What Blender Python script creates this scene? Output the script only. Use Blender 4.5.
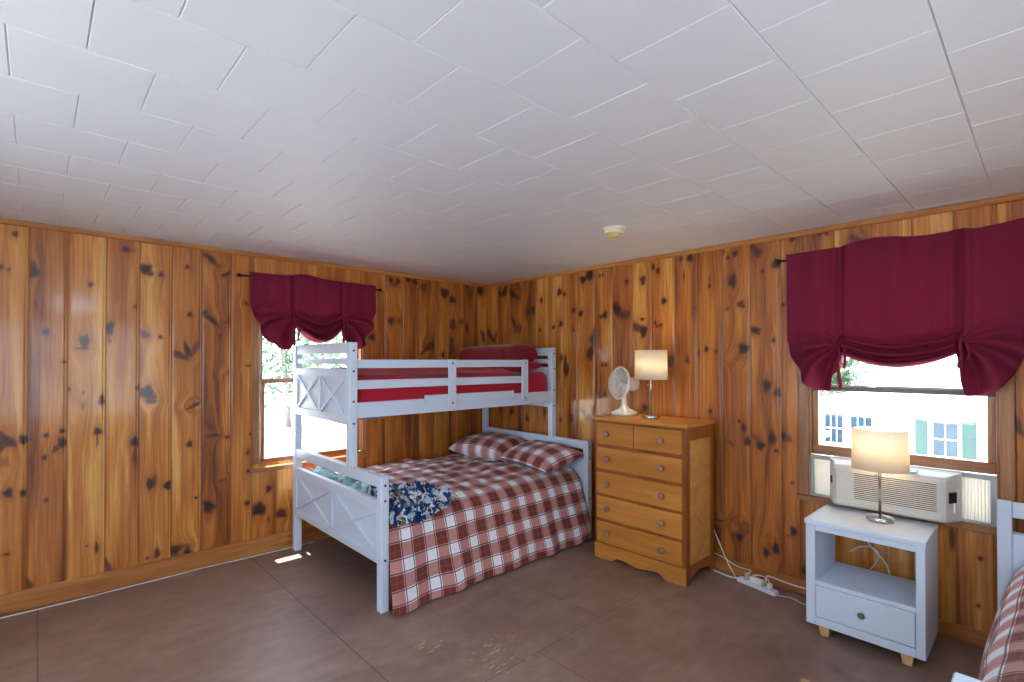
import bpy, bmesh, math, random
import numpy as np
from mathutils import Vector, Matrix, Euler
from mathutils import noise as mnoise
for o in list(bpy.data.objects): bpy.data.objects.remove(o, do_unlink=True)
S = bpy.context.scene; COL = S.collection
PI = math.pi; H = 2.35
random.seed(7)

# ------------------------------------------------------------------ camera, world, sun, exposure
A = math.radians(46.75); PT = math.radians(0.5)
cd = bpy.data.cameras.new('camera'); cam = bpy.data.objects.new('camera', cd); COL.objects.link(cam)
cd.sensor_width = 36; cd.lens = 506*36/1024; cd.shift_y = 16.1/1024; cd.clip_start = .02; cd.clip_end = 300
fw = Vector((math.cos(A)*math.cos(PT), math.sin(A)*math.cos(PT), math.sin(PT)))
cam.location = (-3.6194, -4.2501, 1.5003); cam.rotation_euler = fw.to_track_quat('-Z', 'Y').to_euler()
S.camera = cam
S.view_settings.view_transform = 'Standard'; S.view_settings.look = 'None'
S.view_settings.exposure = 0.56; S.view_settings.gamma = 1; S.view_settings.use_curve_mapping = False
w = bpy.data.worlds.new('sky'); S.world = w; w.use_nodes = True
bgn = w.node_tree.nodes['Background']; bgn.inputs[0].default_value = (.74, .87, 1, 1); bgn.inputs[1].default_value = 5.0
sd = bpy.data.lights.new('sun', 'SUN'); sd.energy = 24; sd.angle = .009; sd.color = (1, .97, .92)
sun = bpy.data.objects.new('sun', sd); COL.objects.link(sun)
sun.rotation_euler = Vector((.0, -.284, -.959)).to_track_quat('-Z', 'Y').to_euler()

# ------------------------------------------------------------------ material helpers
def hexlin(r, g, b):
    f = lambda c: (c/255/12.92) if c/255 <= .04045 else ((c/255+.055)/1.055)**2.4
    return (f(r), f(g), f(b), 1)
class NT:
    def __init__(s, name):
        s.m = bpy.data.materials.new(name); s.m.use_nodes = True; s.t = s.m.node_tree
        s.b = s.t.nodes['Principled BSDF']; s.out = s.t.nodes['Material Output']
    def n(s, t, **k):
        nd = s.t.nodes.new(t)
        for a, v in k.items(): setattr(nd, a, v)
        return nd
    def l(s, a, b): s.t.links.new(a, b)
    def val(s, sock, v):
        if isinstance(v, (int, float, tuple, list)): sock.default_value = v
        else: s.l(v, sock)
    def math(s, op, a, b=0.0, c=None, clamp=False):
        nd = s.n('ShaderNodeMath', operation=op, use_clamp=clamp); s.val(nd.inputs[0], a); s.val(nd.inputs[1], b)
        if c is not None: s.val(nd.inputs[2], c)
        return nd.outputs[0]
    def mix(s, f, a, b, mode='MIX'):
        nd = s.n('ShaderNodeMix', data_type='RGBA', blend_type=mode); s.val(nd.inputs[0], f)
        s.val(nd.inputs[6], a); s.val(nd.inputs[7], b); return nd.outputs[2]
    def noise(s, vec, scale=5, detail=3, rough=.5, dist=0):
        nd = s.n('ShaderNodeTexNoise'); s.val(nd.inputs['Scale'], scale); nd.inputs['Detail'].default_value = detail
        nd.inputs['Roughness'].default_value = rough; nd.inputs['Distortion'].default_value = dist
        if vec is not None: s.l(vec, nd.inputs['Vector'])
        return nd.outputs['Fac']
    def ramp(s, f, stops):
        nd = s.n('ShaderNodeValToRGB'); s.l(f, nd.inputs[0]); r = nd.color_ramp
        while len(r.elements) < len(stops): r.elements.new(.5)
        for e, (p, c) in zip(r.elements, stops):
            e.position = p; e.color = c if len(c) == 4 else (*c, 1)
        return nd.outputs[0]
    def step(s, f, lo, hi):
        nd = s.n('ShaderNodeMapRange', interpolation_type='SMOOTHSTEP'); s.l(f, nd.inputs[0])
        nd.inputs[1].default_value = lo; nd.inputs[2].default_value = hi; return nd.outputs[0]
    def obj(s): return s.n('ShaderNodeTexCoord').outputs['Object']
    def attr(s, nm): return s.n('ShaderNodeAttribute', attribute_name=nm).outputs['Fac']
    def xyz(s, vec):
        nd = s.n('ShaderNodeSeparateXYZ'); s.l(vec, nd.inputs[0]); return nd.outputs
    def comb(s, x, y, z):
        nd = s.n('ShaderNodeCombineXYZ'); s.val(nd.inputs[0], x); s.val(nd.inputs[1], y); s.val(nd.inputs[2], z); return nd.outputs[0]
    def mapv(s, vec, sc):
        nd = s.n('ShaderNodeMapping'); s.l(vec, nd.inputs[0]); nd.inputs['Scale'].default_value = sc; return nd.outputs[0]
    def bump(s, h, st=.3, dist=.01):
        nd = s.n('ShaderNodeBump'); s.l(h, nd.inputs['Height']); nd.inputs['Strength'].default_value = st
        nd.inputs['Distance'].default_value = dist; s.l(nd.outputs[0], s.b.inputs['Normal']); return nd.outputs[0]
    def set(s, **k):
        mp = dict(col='Base Color', rough='Roughness', metal='Metallic', coat='Coat Weight', coatr='Coat Roughness', spec='Specular IOR Level', sheen='Sheen Weight', sub='Subsurface Weight')
        for a, v in k.items():
            sk = s.b.inputs[mp[a]]
            s.val(sk, v)
        return s

def simple(name, col, rough=.5, metal=0, coat=0, var=.06, nscale=18, bump=0, spec=.5):
    t = NT(name); t.set(rough=rough, metal=metal, coat=coat, spec=spec)
    c = col if len(col) == 4 else (*col, 1)
    nz = t.noise(t.obj(), nscale, 3)
    dk = tuple(x*(1-var) for x in c[:3])+(1,); lt = tuple(min(1, x*(1+var)) for x in c[:3])+(1,)
    t.set(col=t.mix(nz, dk, lt))
    if bump: t.bump(nz, bump, .004)
    return t.m

# knotty pine wall boards: attributes wu (warped across-board coordinate), knot, halo, tone
def pine_mat():
    t = NT('knotty_pine')
    z = t.xyz(t.obj())[2]; u = t.attr('wu'); tone = t.attr('tone'); kn = t.attr('knot'); ha = t.attr('halo')
    idv = t.math('MULTIPLY', tone, 37.0)
    big = t.noise(t.comb(t.math('MULTIPLY', u, 9), idv, t.math('MULTIPLY', z, .7)), 1, 3, .5, .4)
    mid = t.noise(t.comb(t.math('MULTIPLY', u, 45), idv, t.math('MULTIPLY', z, 1.6)), 1, 4, .6)
    fine = t.noise(t.comb(t.math('MULTIPLY', u, 260), idv, t.math('MULTIPLY', z, 7)), 1, 2)
    ring = t.math('SINE', t.math('MULTIPLY', t.math('ADD', u, t.math('MULTIPLY', big, .16)), 210))
    f = t.math('ADD', t.math('MULTIPLY', big, .75), t.math('MULTIPLY', mid, .35))
    f = t.math('ADD', f, t.math('MULTIPLY', ring, .022))
    f = t.math('ADD', f, t.math('MULTIPLY', t.math('SUBTRACT', fine, .5), .12))
    f = t.math('ADD', f, t.math('MULTIPLY', t.math('SUBTRACT', tone, .5), .15))
    c = t.ramp(f, [(.34, PINE[0]), (.50, PINE[1]), (.62, PINE[2]), (.74, PINE[3])])
    c = t.mix(t.math('MULTIPLY', ha, .75, clamp=True), c, hexlin(118, 52, 16))
    c = t.mix(t.step(kn, .08, .55), c, hexlin(104, 48, 20)); c = t.mix(t.step(kn, .5, .95), c, hexlin(46, 20, 12))
    gv = t.attr('groove')
    c = t.mix(t.math('MULTIPLY', gv, .62), c, hexlin(84, 40, 16))
    t.set(col=c, rough=.45, coat=.42, coatr=.11)
    wav = t.noise(t.mapv(t.obj(), (14, 14, 6)), 1, 3)
    t.bump(t.math('ADD', t.math('MULTIPLY', wav, 1.0), t.math('MULTIPLY', mid, .5)), .34, .004)
    return t.m
PINE = [hexlin(104, 48, 10), hexlin(172, 98, 28), hexlin(200, 128, 46), hexlin(226, 168, 86)]

def wood(name, cols, axis='z', rough=.4, coat=.3, sc=1.0):
    t = NT(name); p = t.obj(); s = {'x': (2, 30, 30), 'y': (30, 2, 30), 'z': (30, 30, 2)}[axis]
    s = tuple(v*sc for v in s)
    a = t.noise(t.mapv(p, s), 1, 4, .6, .6); b = t.noise(t.mapv(p, tuple(v*.22 for v in s)), 1, 2, .5, .8)
    f = t.math('ADD', t.math('MULTIPLY', a, .55), t.math('MULTIPLY', b, .5))
    t.set(col=t.ramp(f, [(.36, cols[0]), (.52, cols[1]), (.68, cols[2])]), rough=rough, coat=coat, coatr=.2)
    return t.m

def plaid(name):
    t = NT(name); uv = t.n('ShaderNodeTexCoord').outputs['UV']; o = t.xyz(uv)
    def band(c):
        fr = t.math('FRACT', t.math('MULTIPLY', c, 1/.172))
        b = t.math('LESS_THAN', fr, .47)
        ln = 0
        for lo, hi in ((.50, .545), (.925, .97)):
            q = t.math('MULTIPLY', t.math('GREATER_THAN', fr, lo), t.math('LESS_THAN', fr, hi))
            ln = q if ln == 0 else t.math('ADD', ln, q)
        l2 = t.math('MULTIPLY', t.math('GREATER_THAN', fr, .235), t.math('LESS_THAN', fr, .262))
        return b, ln, l2
    bu, lu, mu = band(o[0]); bv, lv, mv = band(o[1])
    s = t.math('ADD', bu, bv)
    nz = t.noise(t.obj(), 9, 3)
    white = t.mix(nz, hexlin(244, 244, 250), hexlin(230, 230, 238))
    c = t.mix(t.math('GREATER_THAN', s, .5), white, t.mix(nz, hexlin(198, 144, 138), hexlin(184, 124, 120)))
    c = t.mix(t.math('GREATER_THAN', s, 1.5), c, t.mix(nz, hexlin(128, 62, 52), hexlin(104, 44, 38)))
    c = t.mix(t.math('MULTIPLY', t.math('MAXIMUM', lu, lv), .88), c, hexlin(72, 62, 70))
    c = t.mix(t.math('MULTIPLY', t.math('MAXIMUM', mu, mv), .12), c, hexlin(214, 160, 140))
    wv = t.n('ShaderNodeTexNoise'); wv.inputs['Scale'].default_value = 420; t.l(t.obj(), wv.inputs['Vector'])
    t.set(col=c, rough=.9, sheen=.15, spec=.2); t.bump(wv.outputs['Fac'], .15, .001)
    return t.m

def cloth(name, col, var=.12, sheen=.25, sub=0):
    t = NT(name); nz = t.noise(t.obj(), 7, 3); fn = t.noise(t.obj(), 350, 2)
    a = tuple(x*(1-var) for x in col[:3])+(1,); b = tuple(min(1, x*(1+var)) for x in col[:3])+(1,)
    t.set(col=t.mix(nz, a, b), rough=.85, sheen=sheen, spec=.25); t.bump(fn, .25, .001)
    return t.m

def sheer(name, col, tl=.35):
    t = NT(name); fn = t.noise(t.obj(), 300, 2)
    t.set(col=t.mix(fn, tuple(x*.88 for x in col[:3])+(1,), col), rough=.9, spec=.2)
    tr = t.n('ShaderNodeBsdfTranslucent'); tr.inputs[0].default_value = col
    mx = t.n('ShaderNodeMixShader'); mx.inputs[0].default_value = tl
    t.l(t.b.outputs[0], mx.inputs[1]); t.l(tr.outputs[0], mx.inputs[2]); t.l(mx.outputs[0], t.out.inputs[0])
    t.bump(fn, .2, .001)
    return t.m

def glass_mat(name, tint=(1, 1, 1, 1), gl=.07):
    t = NT(name); t.t.nodes.remove(t.b)
    a = t.n('ShaderNodeBsdfTransparent'); a.inputs[0].default_value = tint
    g = t.n('ShaderNodeBsdfGlossy'); g.inputs['Roughness'].default_value = .03
    mx = t.n('ShaderNodeMixShader')
    nz = t.noise(t.obj(), 4, 1)
    t.val(mx.inputs[0], t.math('MULTIPLY', nz, gl*2)); t.l(a.outputs[0], mx.inputs[1]); t.l(g.outputs[0], mx.inputs[2])
    t.l(mx.outputs[0], t.out.inputs[0]); return t.m

def emis(name, col, st):
    t = NT(name); t.b.inputs['Emission Color'].default_value = col; t.b.inputs['Emission Strength'].default_value = st
    nz = t.noise(t.obj(), 10, 2); t.set(col=t.mix(nz, (.8, .8, .78, 1), (.85, .85, .82, 1)), rough=.4); return t.m

def floor_mat():
    t = NT('painted_brown_floor'); p = t.obj(); x, y, z = t.xyz(p)
    n1 = t.noise(p, 1.3, 4, .6); n2 = t.noise(p, 9, 4, .65); n3 = t.noise(t.mapv(p, (3, 14, 1)), 1, 3)
    f = t.math('ADD', t.math('MULTIPLY', n1, .5), t.math('ADD', t.math('MULTIPLY', n2, .35), t.math('MULTIPLY', n3, .2)))
    c = t.ramp(f, [(.36, hexlin(116, 92, 82)), (.53, hexlin(141, 114, 102)), (.68, hexlin(160, 135, 123))])
    # sheet seams: one along x at y=-2.43, cross joints at x=-3.605, -2.41, -1.2
    def line(v, at, wd): return t.math('LESS_THAN', t.math('ABSOLUTE', t.math('SUBTRACT', v, at)), wd)
    wob = t.math('MULTIPLY', t.math('SUBTRACT', t.noise(p, 6, 2), .5), .006)
    yy = t.math('ADD', y, wob); xx = t.math('ADD', x, wob)
    far = t.math('GREATER_THAN', y, -2.43)
    s = t.math('MULTIPLY', line(xx, -2.41, .0035), far)
    s = t.math('MAXIMUM', s, t.math('MULTIPLY', line(xx, -3.605, .003), far))
    s = t.math('MAXIMUM', s, t.math('MULTIPLY', line(xx, -1.2, .002), far))
    s = t.math('MAXIMUM', s, line(yy, -2.43, .0022))
    s = t.math('MAXIMUM', s, t.math('MULTIPLY', line(xx, -1.72, .002), t.math('LESS_THAN', y, -2.43)))
    c = t.mix(t.math('MULTIPLY', s, .62), c, hexlin(50, 34, 30))
    # scuffs: tan chips of bare wood where the paint is worn, and dark rubber marks
    def spot(cx, cy, r0, r1):
        v = t.n('ShaderNodeVectorMath', operation='DISTANCE'); t.l(p, v.inputs[0]); v.inputs[1].default_value = (cx, cy, 0)
        nd = t.n('ShaderNodeMapRange', interpolation_type='SMOOTHSTEP'); t.l(v.outputs['Value'], nd.inputs[0])
        nd.inputs[1].default_value = r0; nd.inputs[2].default_value = r1; nd.inputs[3].default_value = 1; nd.inputs[4].default_value = 0
        return nd.outputs[0]
    rot = t.n('ShaderNodeMapping'); t.l(p, rot.inputs[0]); rot.inputs['Rotation'].default_value = (0, 0, math.radians(-38)); rot.inputs['Scale'].default_value = (13, 60, 1)
    chip = t.noise(rot.outputs[0], 1, 2, .55)
    reg = t.math('MAXIMUM', spot(-2.1, -2.0, .02, .32), spot(-1.9, -2.3, .05, .4))
    reg = t.math('MAXIMUM', reg, t.math('MULTIPLY', spot(-1.3, -2.0, .1, .9), .35))
    thr = t.math('SUBTRACT', .84, t.math('MULTIPLY', reg, .235))
    ch = t.math('GREATER_THAN', chip, thr)
    c = t.mix(t.math('MULTIPLY', ch, .9), c, hexlin(214, 180, 140))
    c = t.mix(t.math('MULTIPLY', spot(-1.72, -2.2, .0, .12), .28), c, hexlin(176, 134, 116))
    c = t.mix(t.math('MULTIPLY', spot(-.982, -3.455, .012, .03), .9), c, hexlin(206, 172, 110))
    dk = t.noise(t.mapv(p, (40, 7, 1)), 1, 3, .6)
    c = t.mix(t.math('MULTIPLY', t.step(dk, .68, .76), .45), c, hexlin(70, 50, 44))
    dk2 = t.noise(t.mapv(p, (2.2, 3.2, 1)), 1, 4, .6)
    c = t.mix(t.math('MULTIPLY', t.step(dk2, .56, .72), .3), c, hexlin(84, 62, 54))
    t.set(col=c, rough=t.math('ADD', .3, t.math('MULTIPLY', n2, .25)), spec=.45); t.bump(t.math('ADD', n2, t.math('MULTIPLY', s, -1)), .12, .003)
    return t.m

M = {}
M['pine'] = pine_mat()
M['trimx'] = wood('pine_trim_x', [hexlin(138, 78, 30), hexlin(176, 112, 50), hexlin(202, 146, 78)], 'x')
M['trimy'] = wood('pine_trim_y', [hexlin(138, 78, 30), hexlin(172, 108, 46), hexlin(196, 138, 72)], 'y')
M['casex'] = wood('window_casing_x', [hexlin(122, 78, 46), hexlin(150, 100, 62), hexlin(176, 126, 82)], 'x')
M['casey'] = wood('window_casing_y', [hexlin(122, 78, 46), hexlin(150, 100, 62), hexlin(176, 126, 82)], 'y')
M['casez'] = wood('window_casing_z', [hexlin(122, 78, 46), hexlin(150, 100, 62), hexlin(176, 126, 82)], 'z')
M['floor'] = floor_mat()
M['ceil'] = simple('ceiling_tile_paint', hexlin(226, 228, 232), .55, var=.02, nscale=2.5)
M['white'] = simple('white_furniture_paint', hexlin(206, 219, 236), .38, var=.02, nscale=4, spec=.4)
M['whitens'] = simple('white_nightstand_paint', hexlin(212, 226, 242), .34, var=.02, nscale=4)
M['bolt'] = simple('dark_bolt_steel', hexlin(52, 52, 58), .35, .8)
M['dark'] = simple('black_iron', hexlin(24, 22, 24), .45, .4)
M['dres'] = wood('honey_maple_x', [hexlin(172, 108, 38), hexlin(190, 124, 48), hexlin(206, 142, 62)], 'y', .38, .35, .6)
M['dresf'] = wood('maple_frame', [hexlin(122, 62, 20), hexlin(146, 78, 26), hexlin(164, 92, 34)], 'z', .38, .35, .6)
M['dresp'] = wood('maple_side_panel', [hexlin(184, 128, 58), hexlin(202, 148, 74), hexlin(216, 164, 92)], 'y', .4, .3, 1.0)
M['leg'] = wood('light_wood_leg', [hexlin(206, 160, 100), hexlin(222, 180, 122), hexlin(234, 196, 140)], 'z')
M['knob'] = simple('worn_brass_knob', hexlin(170, 140, 124), .4, .6, var=.2, nscale=60)
M['nsknob'] = simple('grey_crystal_knob', hexlin(120, 124, 130), .15, .6)
M['plaid'] = plaid('brick_and_white_plaid')
M['red'] = cloth('crimson_cotton', hexlin(172, 18, 44))
M['redd'] = cloth('dark_red_cotton', hexlin(122, 12, 28))
M['burg'] = sheer('burgundy_curtain_cloth', hexlin(138, 42, 70), .28)
M['steel'] = simple('brushed_nickel', hexlin(190, 190, 192), .25, 1.0, nscale=40)
M['cream'] = simple('cream_plastic', hexlin(246, 244, 234), .35)
M['ivory'] = simple('ivory_plastic', hexlin(232, 220, 176), .4)
M['yell'] = simple('yellowed_plastic', hexlin(214, 196, 120), .4)
M['acb'] = simple('beige_air_conditioner_plastic', hexlin(208, 208, 202), .42)
M['acd'] = simple('dark_louvre_gap', hexlin(58, 50, 40), .7)
M['acf'] = simple('grey_panel_frame', hexlin(170, 176, 174), .45)
M['acp'] = sheer('accordion_vinyl', hexlin(226, 220, 212), .32)
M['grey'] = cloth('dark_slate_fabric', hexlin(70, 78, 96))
M['cord'] = simple('white_cord', hexlin(232, 230, 224), .4)
M['clear'] = simple('grey_plug_plastic', hexlin(186, 184, 180), .3)
M['purple'] = simple('lavender_white_plastic', hexlin(222, 220, 236), .35)
M['glass'] = glass_mat('window_glass', gl=.04)
M['fanblade'] = glass_mat('smoked_fan_blade', (.80, .84, .88, 1), .3)
M['alum'] = simple('aluminium_sash_channel', hexlin(176, 180, 178), .4, .5)
M['sashrail'] = simple('dark_bronze_sash', hexlin(96, 92, 84), .45)

# ------------------------------------------------------------------ mesh helpers
class MB:
    def __init__(s): s.bm = bmesh.new(); s.uv = None
    def box(s, x0, x1, y0, y1, z0, z1, bev=0, mat=None, seg=1):
        a = Vector((min(x0, x1), min(y0, y1), min(z0, z1))); b = Vector((max(x0, x1), max(y0, y1), max(z0, z1)))
        vs = [s.bm.verts.new((x, y, z)) for z in (a.z, b.z) for y in (a.y, b.y) for x in (a.x, b.x)]
        fs = [(0, 2, 3, 1), (4, 5, 7, 6), (0, 1, 5, 4), (2, 6, 7, 3), (0, 4, 6, 2), (1, 3, 7, 5)]
        F = [s.bm.faces.new([vs[i] for i in f]) for f in fs]
        nv = vs
        if bev:
            es = list({e for f in F for e in f.edges})
            r = bmesh.ops.bevel(s.bm, geom=es, offset=bev, segments=seg, affect='EDGES', profile=.6)
            nv = list({v for f in r['faces'] for v in f.verts})
        if mat is not None: bmesh.ops.transform(s.bm, matrix=mat, verts=nv)
        return s
    def bar(s, p, q, wd, th, nrm, bev=0):          # board from p to q, width wd, thickness th along nrm
        p = Vector(p); q = Vector(q); d = (q-p); L = d.length; d.normalize(); n = Vector(nrm).normalized(); c = d.cross(n).normalized(); n = c.cross(d)
        m = Matrix((( d.x, c.x, n.x, p.x), (d.y, c.y, n.y, p.y), (d.z, c.z, n.z, p.z), (0, 0, 0, 1)))
        return s.box(0, L, -wd/2, wd/2, -th/2, th/2, bev, m)
    def tube(s, pts, r, seg=8, close=True, ring=False):
        pts = [Vector(p) for p in pts]; n = len(pts); R = []
        rr = r if isinstance(r, (list, tuple)) else [r]*n
        up = None
        for i, p in enumerate(pts):
            if ring: d = (pts[(i+1) % n]-pts[i-1])
            else: d = pts[min(i+1, n-1)]-pts[max(i-1, 0)]
            d.normalize()
            if up is None:
                a = Vector((0, 0, 1)) if abs(d.z) < .9 else Vector((1, 0, 0)); up = (a-d*a.dot(d)).normalized()
            else: up = (up-d*up.dot(d)).normalized()
            c = d.cross(up)
            R.append([s.bm.verts.new(p+(up*math.cos(t)+c*math.sin(t))*rr[i]) for t in [2*PI*k/seg for k in range(seg)]])
        m = n if ring else n-1
        for i in range(m):
            a, b = R[i], R[(i+1) % n]
            for k in range(seg):
                f = s.bm.faces.new((a[k], a[(k+1) % seg], b[(k+1) % seg], b[k])); f.smooth = True
        if not ring and close:
            s.bm.faces.new(R[0][::-1]); s.bm.faces.new(R[-1])
        return s
    def lathe(s, prof, seg=32, mat=None, smooth=True):   # prof: list of (r,z)
        R = []
        for r, z in prof:
            if r < 1e-6: R.append([s.bm.verts.new((0, 0, z))])
            else: R.append([s.bm.verts.new((r*math.cos(2*PI*k/seg), r*math.sin(2*PI*k/seg), z)) for k in range(seg)])
        for i in range(len(R)-1):
            a, b = R[i], R[i+1]
            for k in range(seg):
                q = [a[k % len(a)], a[(k+1) % len(a)], b[(k+1) % len(b)], b[k % len(b)]]
                u = []
                for v in q:
                    if v not in u: u.append(v)
                if len(u) > 2:
                    f = s.bm.faces.new(u); f.smooth = smooth
        if mat is not None: bmesh.ops.transform(s.bm, matrix=mat, verts=[v for r in R for v in r])
        return s
    def prism(s, pts, d, bev=0):                   # polygon extruded by vector d
        d = Vector(d); a = [s.bm.verts.new(p) for p in pts]; b = [s.bm.verts.new(Vector(p)+d) for p in pts]
        n = len(a); s.bm.faces.new(a[::-1]); s.bm.faces.new(b)
        for i in range(n): s.bm.faces.new((a[i], a[(i+1) % n], b[(i+1) % n], b[i]))
        return s
    def grid(s, nu, nv, fn, uvf=None, smooth=True, closed_u=False):
        V = [[s.bm.verts.new(fn(i/(nu), j/(nv))) for j in range(nv+1)] for i in range(nu+1)]
        if uvf and s.uv is None: s.uv = s.bm.loops.layers.uv.new('UVMap')
        for i in range(nu):
            for j in range(nv):
                f = s.bm.faces.new((V[i][j], V[i+1][j], V[i+1][j+1], V[i][j+1])); f.smooth = smooth
                if uvf:
                    for lp, (a, b) in zip(f.loops, ((i, j), (i+1, j), (i+1, j+1), (i, j+1))): lp[s.uv].uv = uvf(a/nu, b/nv)
        return s
    def build(s, name, mat, parent=None, loc=None, fixn=True):
        if fixn: bmesh.ops.recalc_face_normals(s.bm, faces=s.bm.faces)
        me = bpy.data.meshes.new(name); s.bm.to_mesh(me); s.bm.free()
        me.materials.append(mat); o = bpy.data.objects.new(name, me); COL.objects.link(o)
        if parent is not None:
            o.parent = parent
            # vertices are written in world space: cancel the parent's place
            pm = Matrix.Identity(4); q = parent
            while q is not None: pm = q.matrix_basis_local() @ pm if hasattr(q, 'matrix_basis_local') else Matrix.LocRotScale(q.location, q.rotation_euler, q.scale) @ pm; q = q.parent
            me.transform(pm.inverted())
        return o
def thing(name, label, cat, loc=(0, 0, 0), rz=0, group=None, kind=None):
    o = bpy.data.objects.new(name, None); COL.objects.link(o); o.location = loc; o.rotation_euler = (0, 0, rz); o.empty_display_size = .1
    return tag(o, label, cat, group, kind)
def tag(o, label=None, cat=None, group=None, kind=None):
    if label: o['label'] = label
    if cat: o['category'] = cat
    if group: o['group'] = group
    if kind: o['kind'] = kind
    return o
def struct(o, label=None): return tag(o, label, None, None, 'structure')
def dup(root, loc, label=None, rz=None):
    r = root.copy(); COL.objects.link(r); r.location = loc
    if rz is not None: r.rotation_euler = (0, 0, rz)
    if label: r['label'] = label
    for ch in list(root.children):
        c = ch.copy(); COL.objects.link(c); c.parent = r
        for g in list(ch.children):
            d = g.copy(); COL.objects.link(d); d.parent = c
    return r
def thick(o, t, off=0):
    m = o.modifiers.new('thickness', 'SOLIDIFY'); m.thickness = t; m.offset = off; return o
def spline(pts, n=8):
    P = [Vector(p) for p in pts]; P = [P[0]*2-P[1]]+P+[P[-1]*2-P[-2]]; out = []
    for i in range(1, len(P)-2):
        for k in range(n):
            t = k/n; a, b, c, d = P[i-1:i+3]
            out.append(.5*((2*b)+(c-a)*t+(2*a-5*b+4*c-d)*t*t+(3*b-a-3*c+d)*t**3))
    out.append(P[-2]); return out
def nz(x, y=0, z=0): return mnoise.noise(Vector((x, y, z)))
def sstep(a, b, x):
    t = min(1, max(0, (x-a)/(b-a))); return t*t*(3-2*t)
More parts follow.
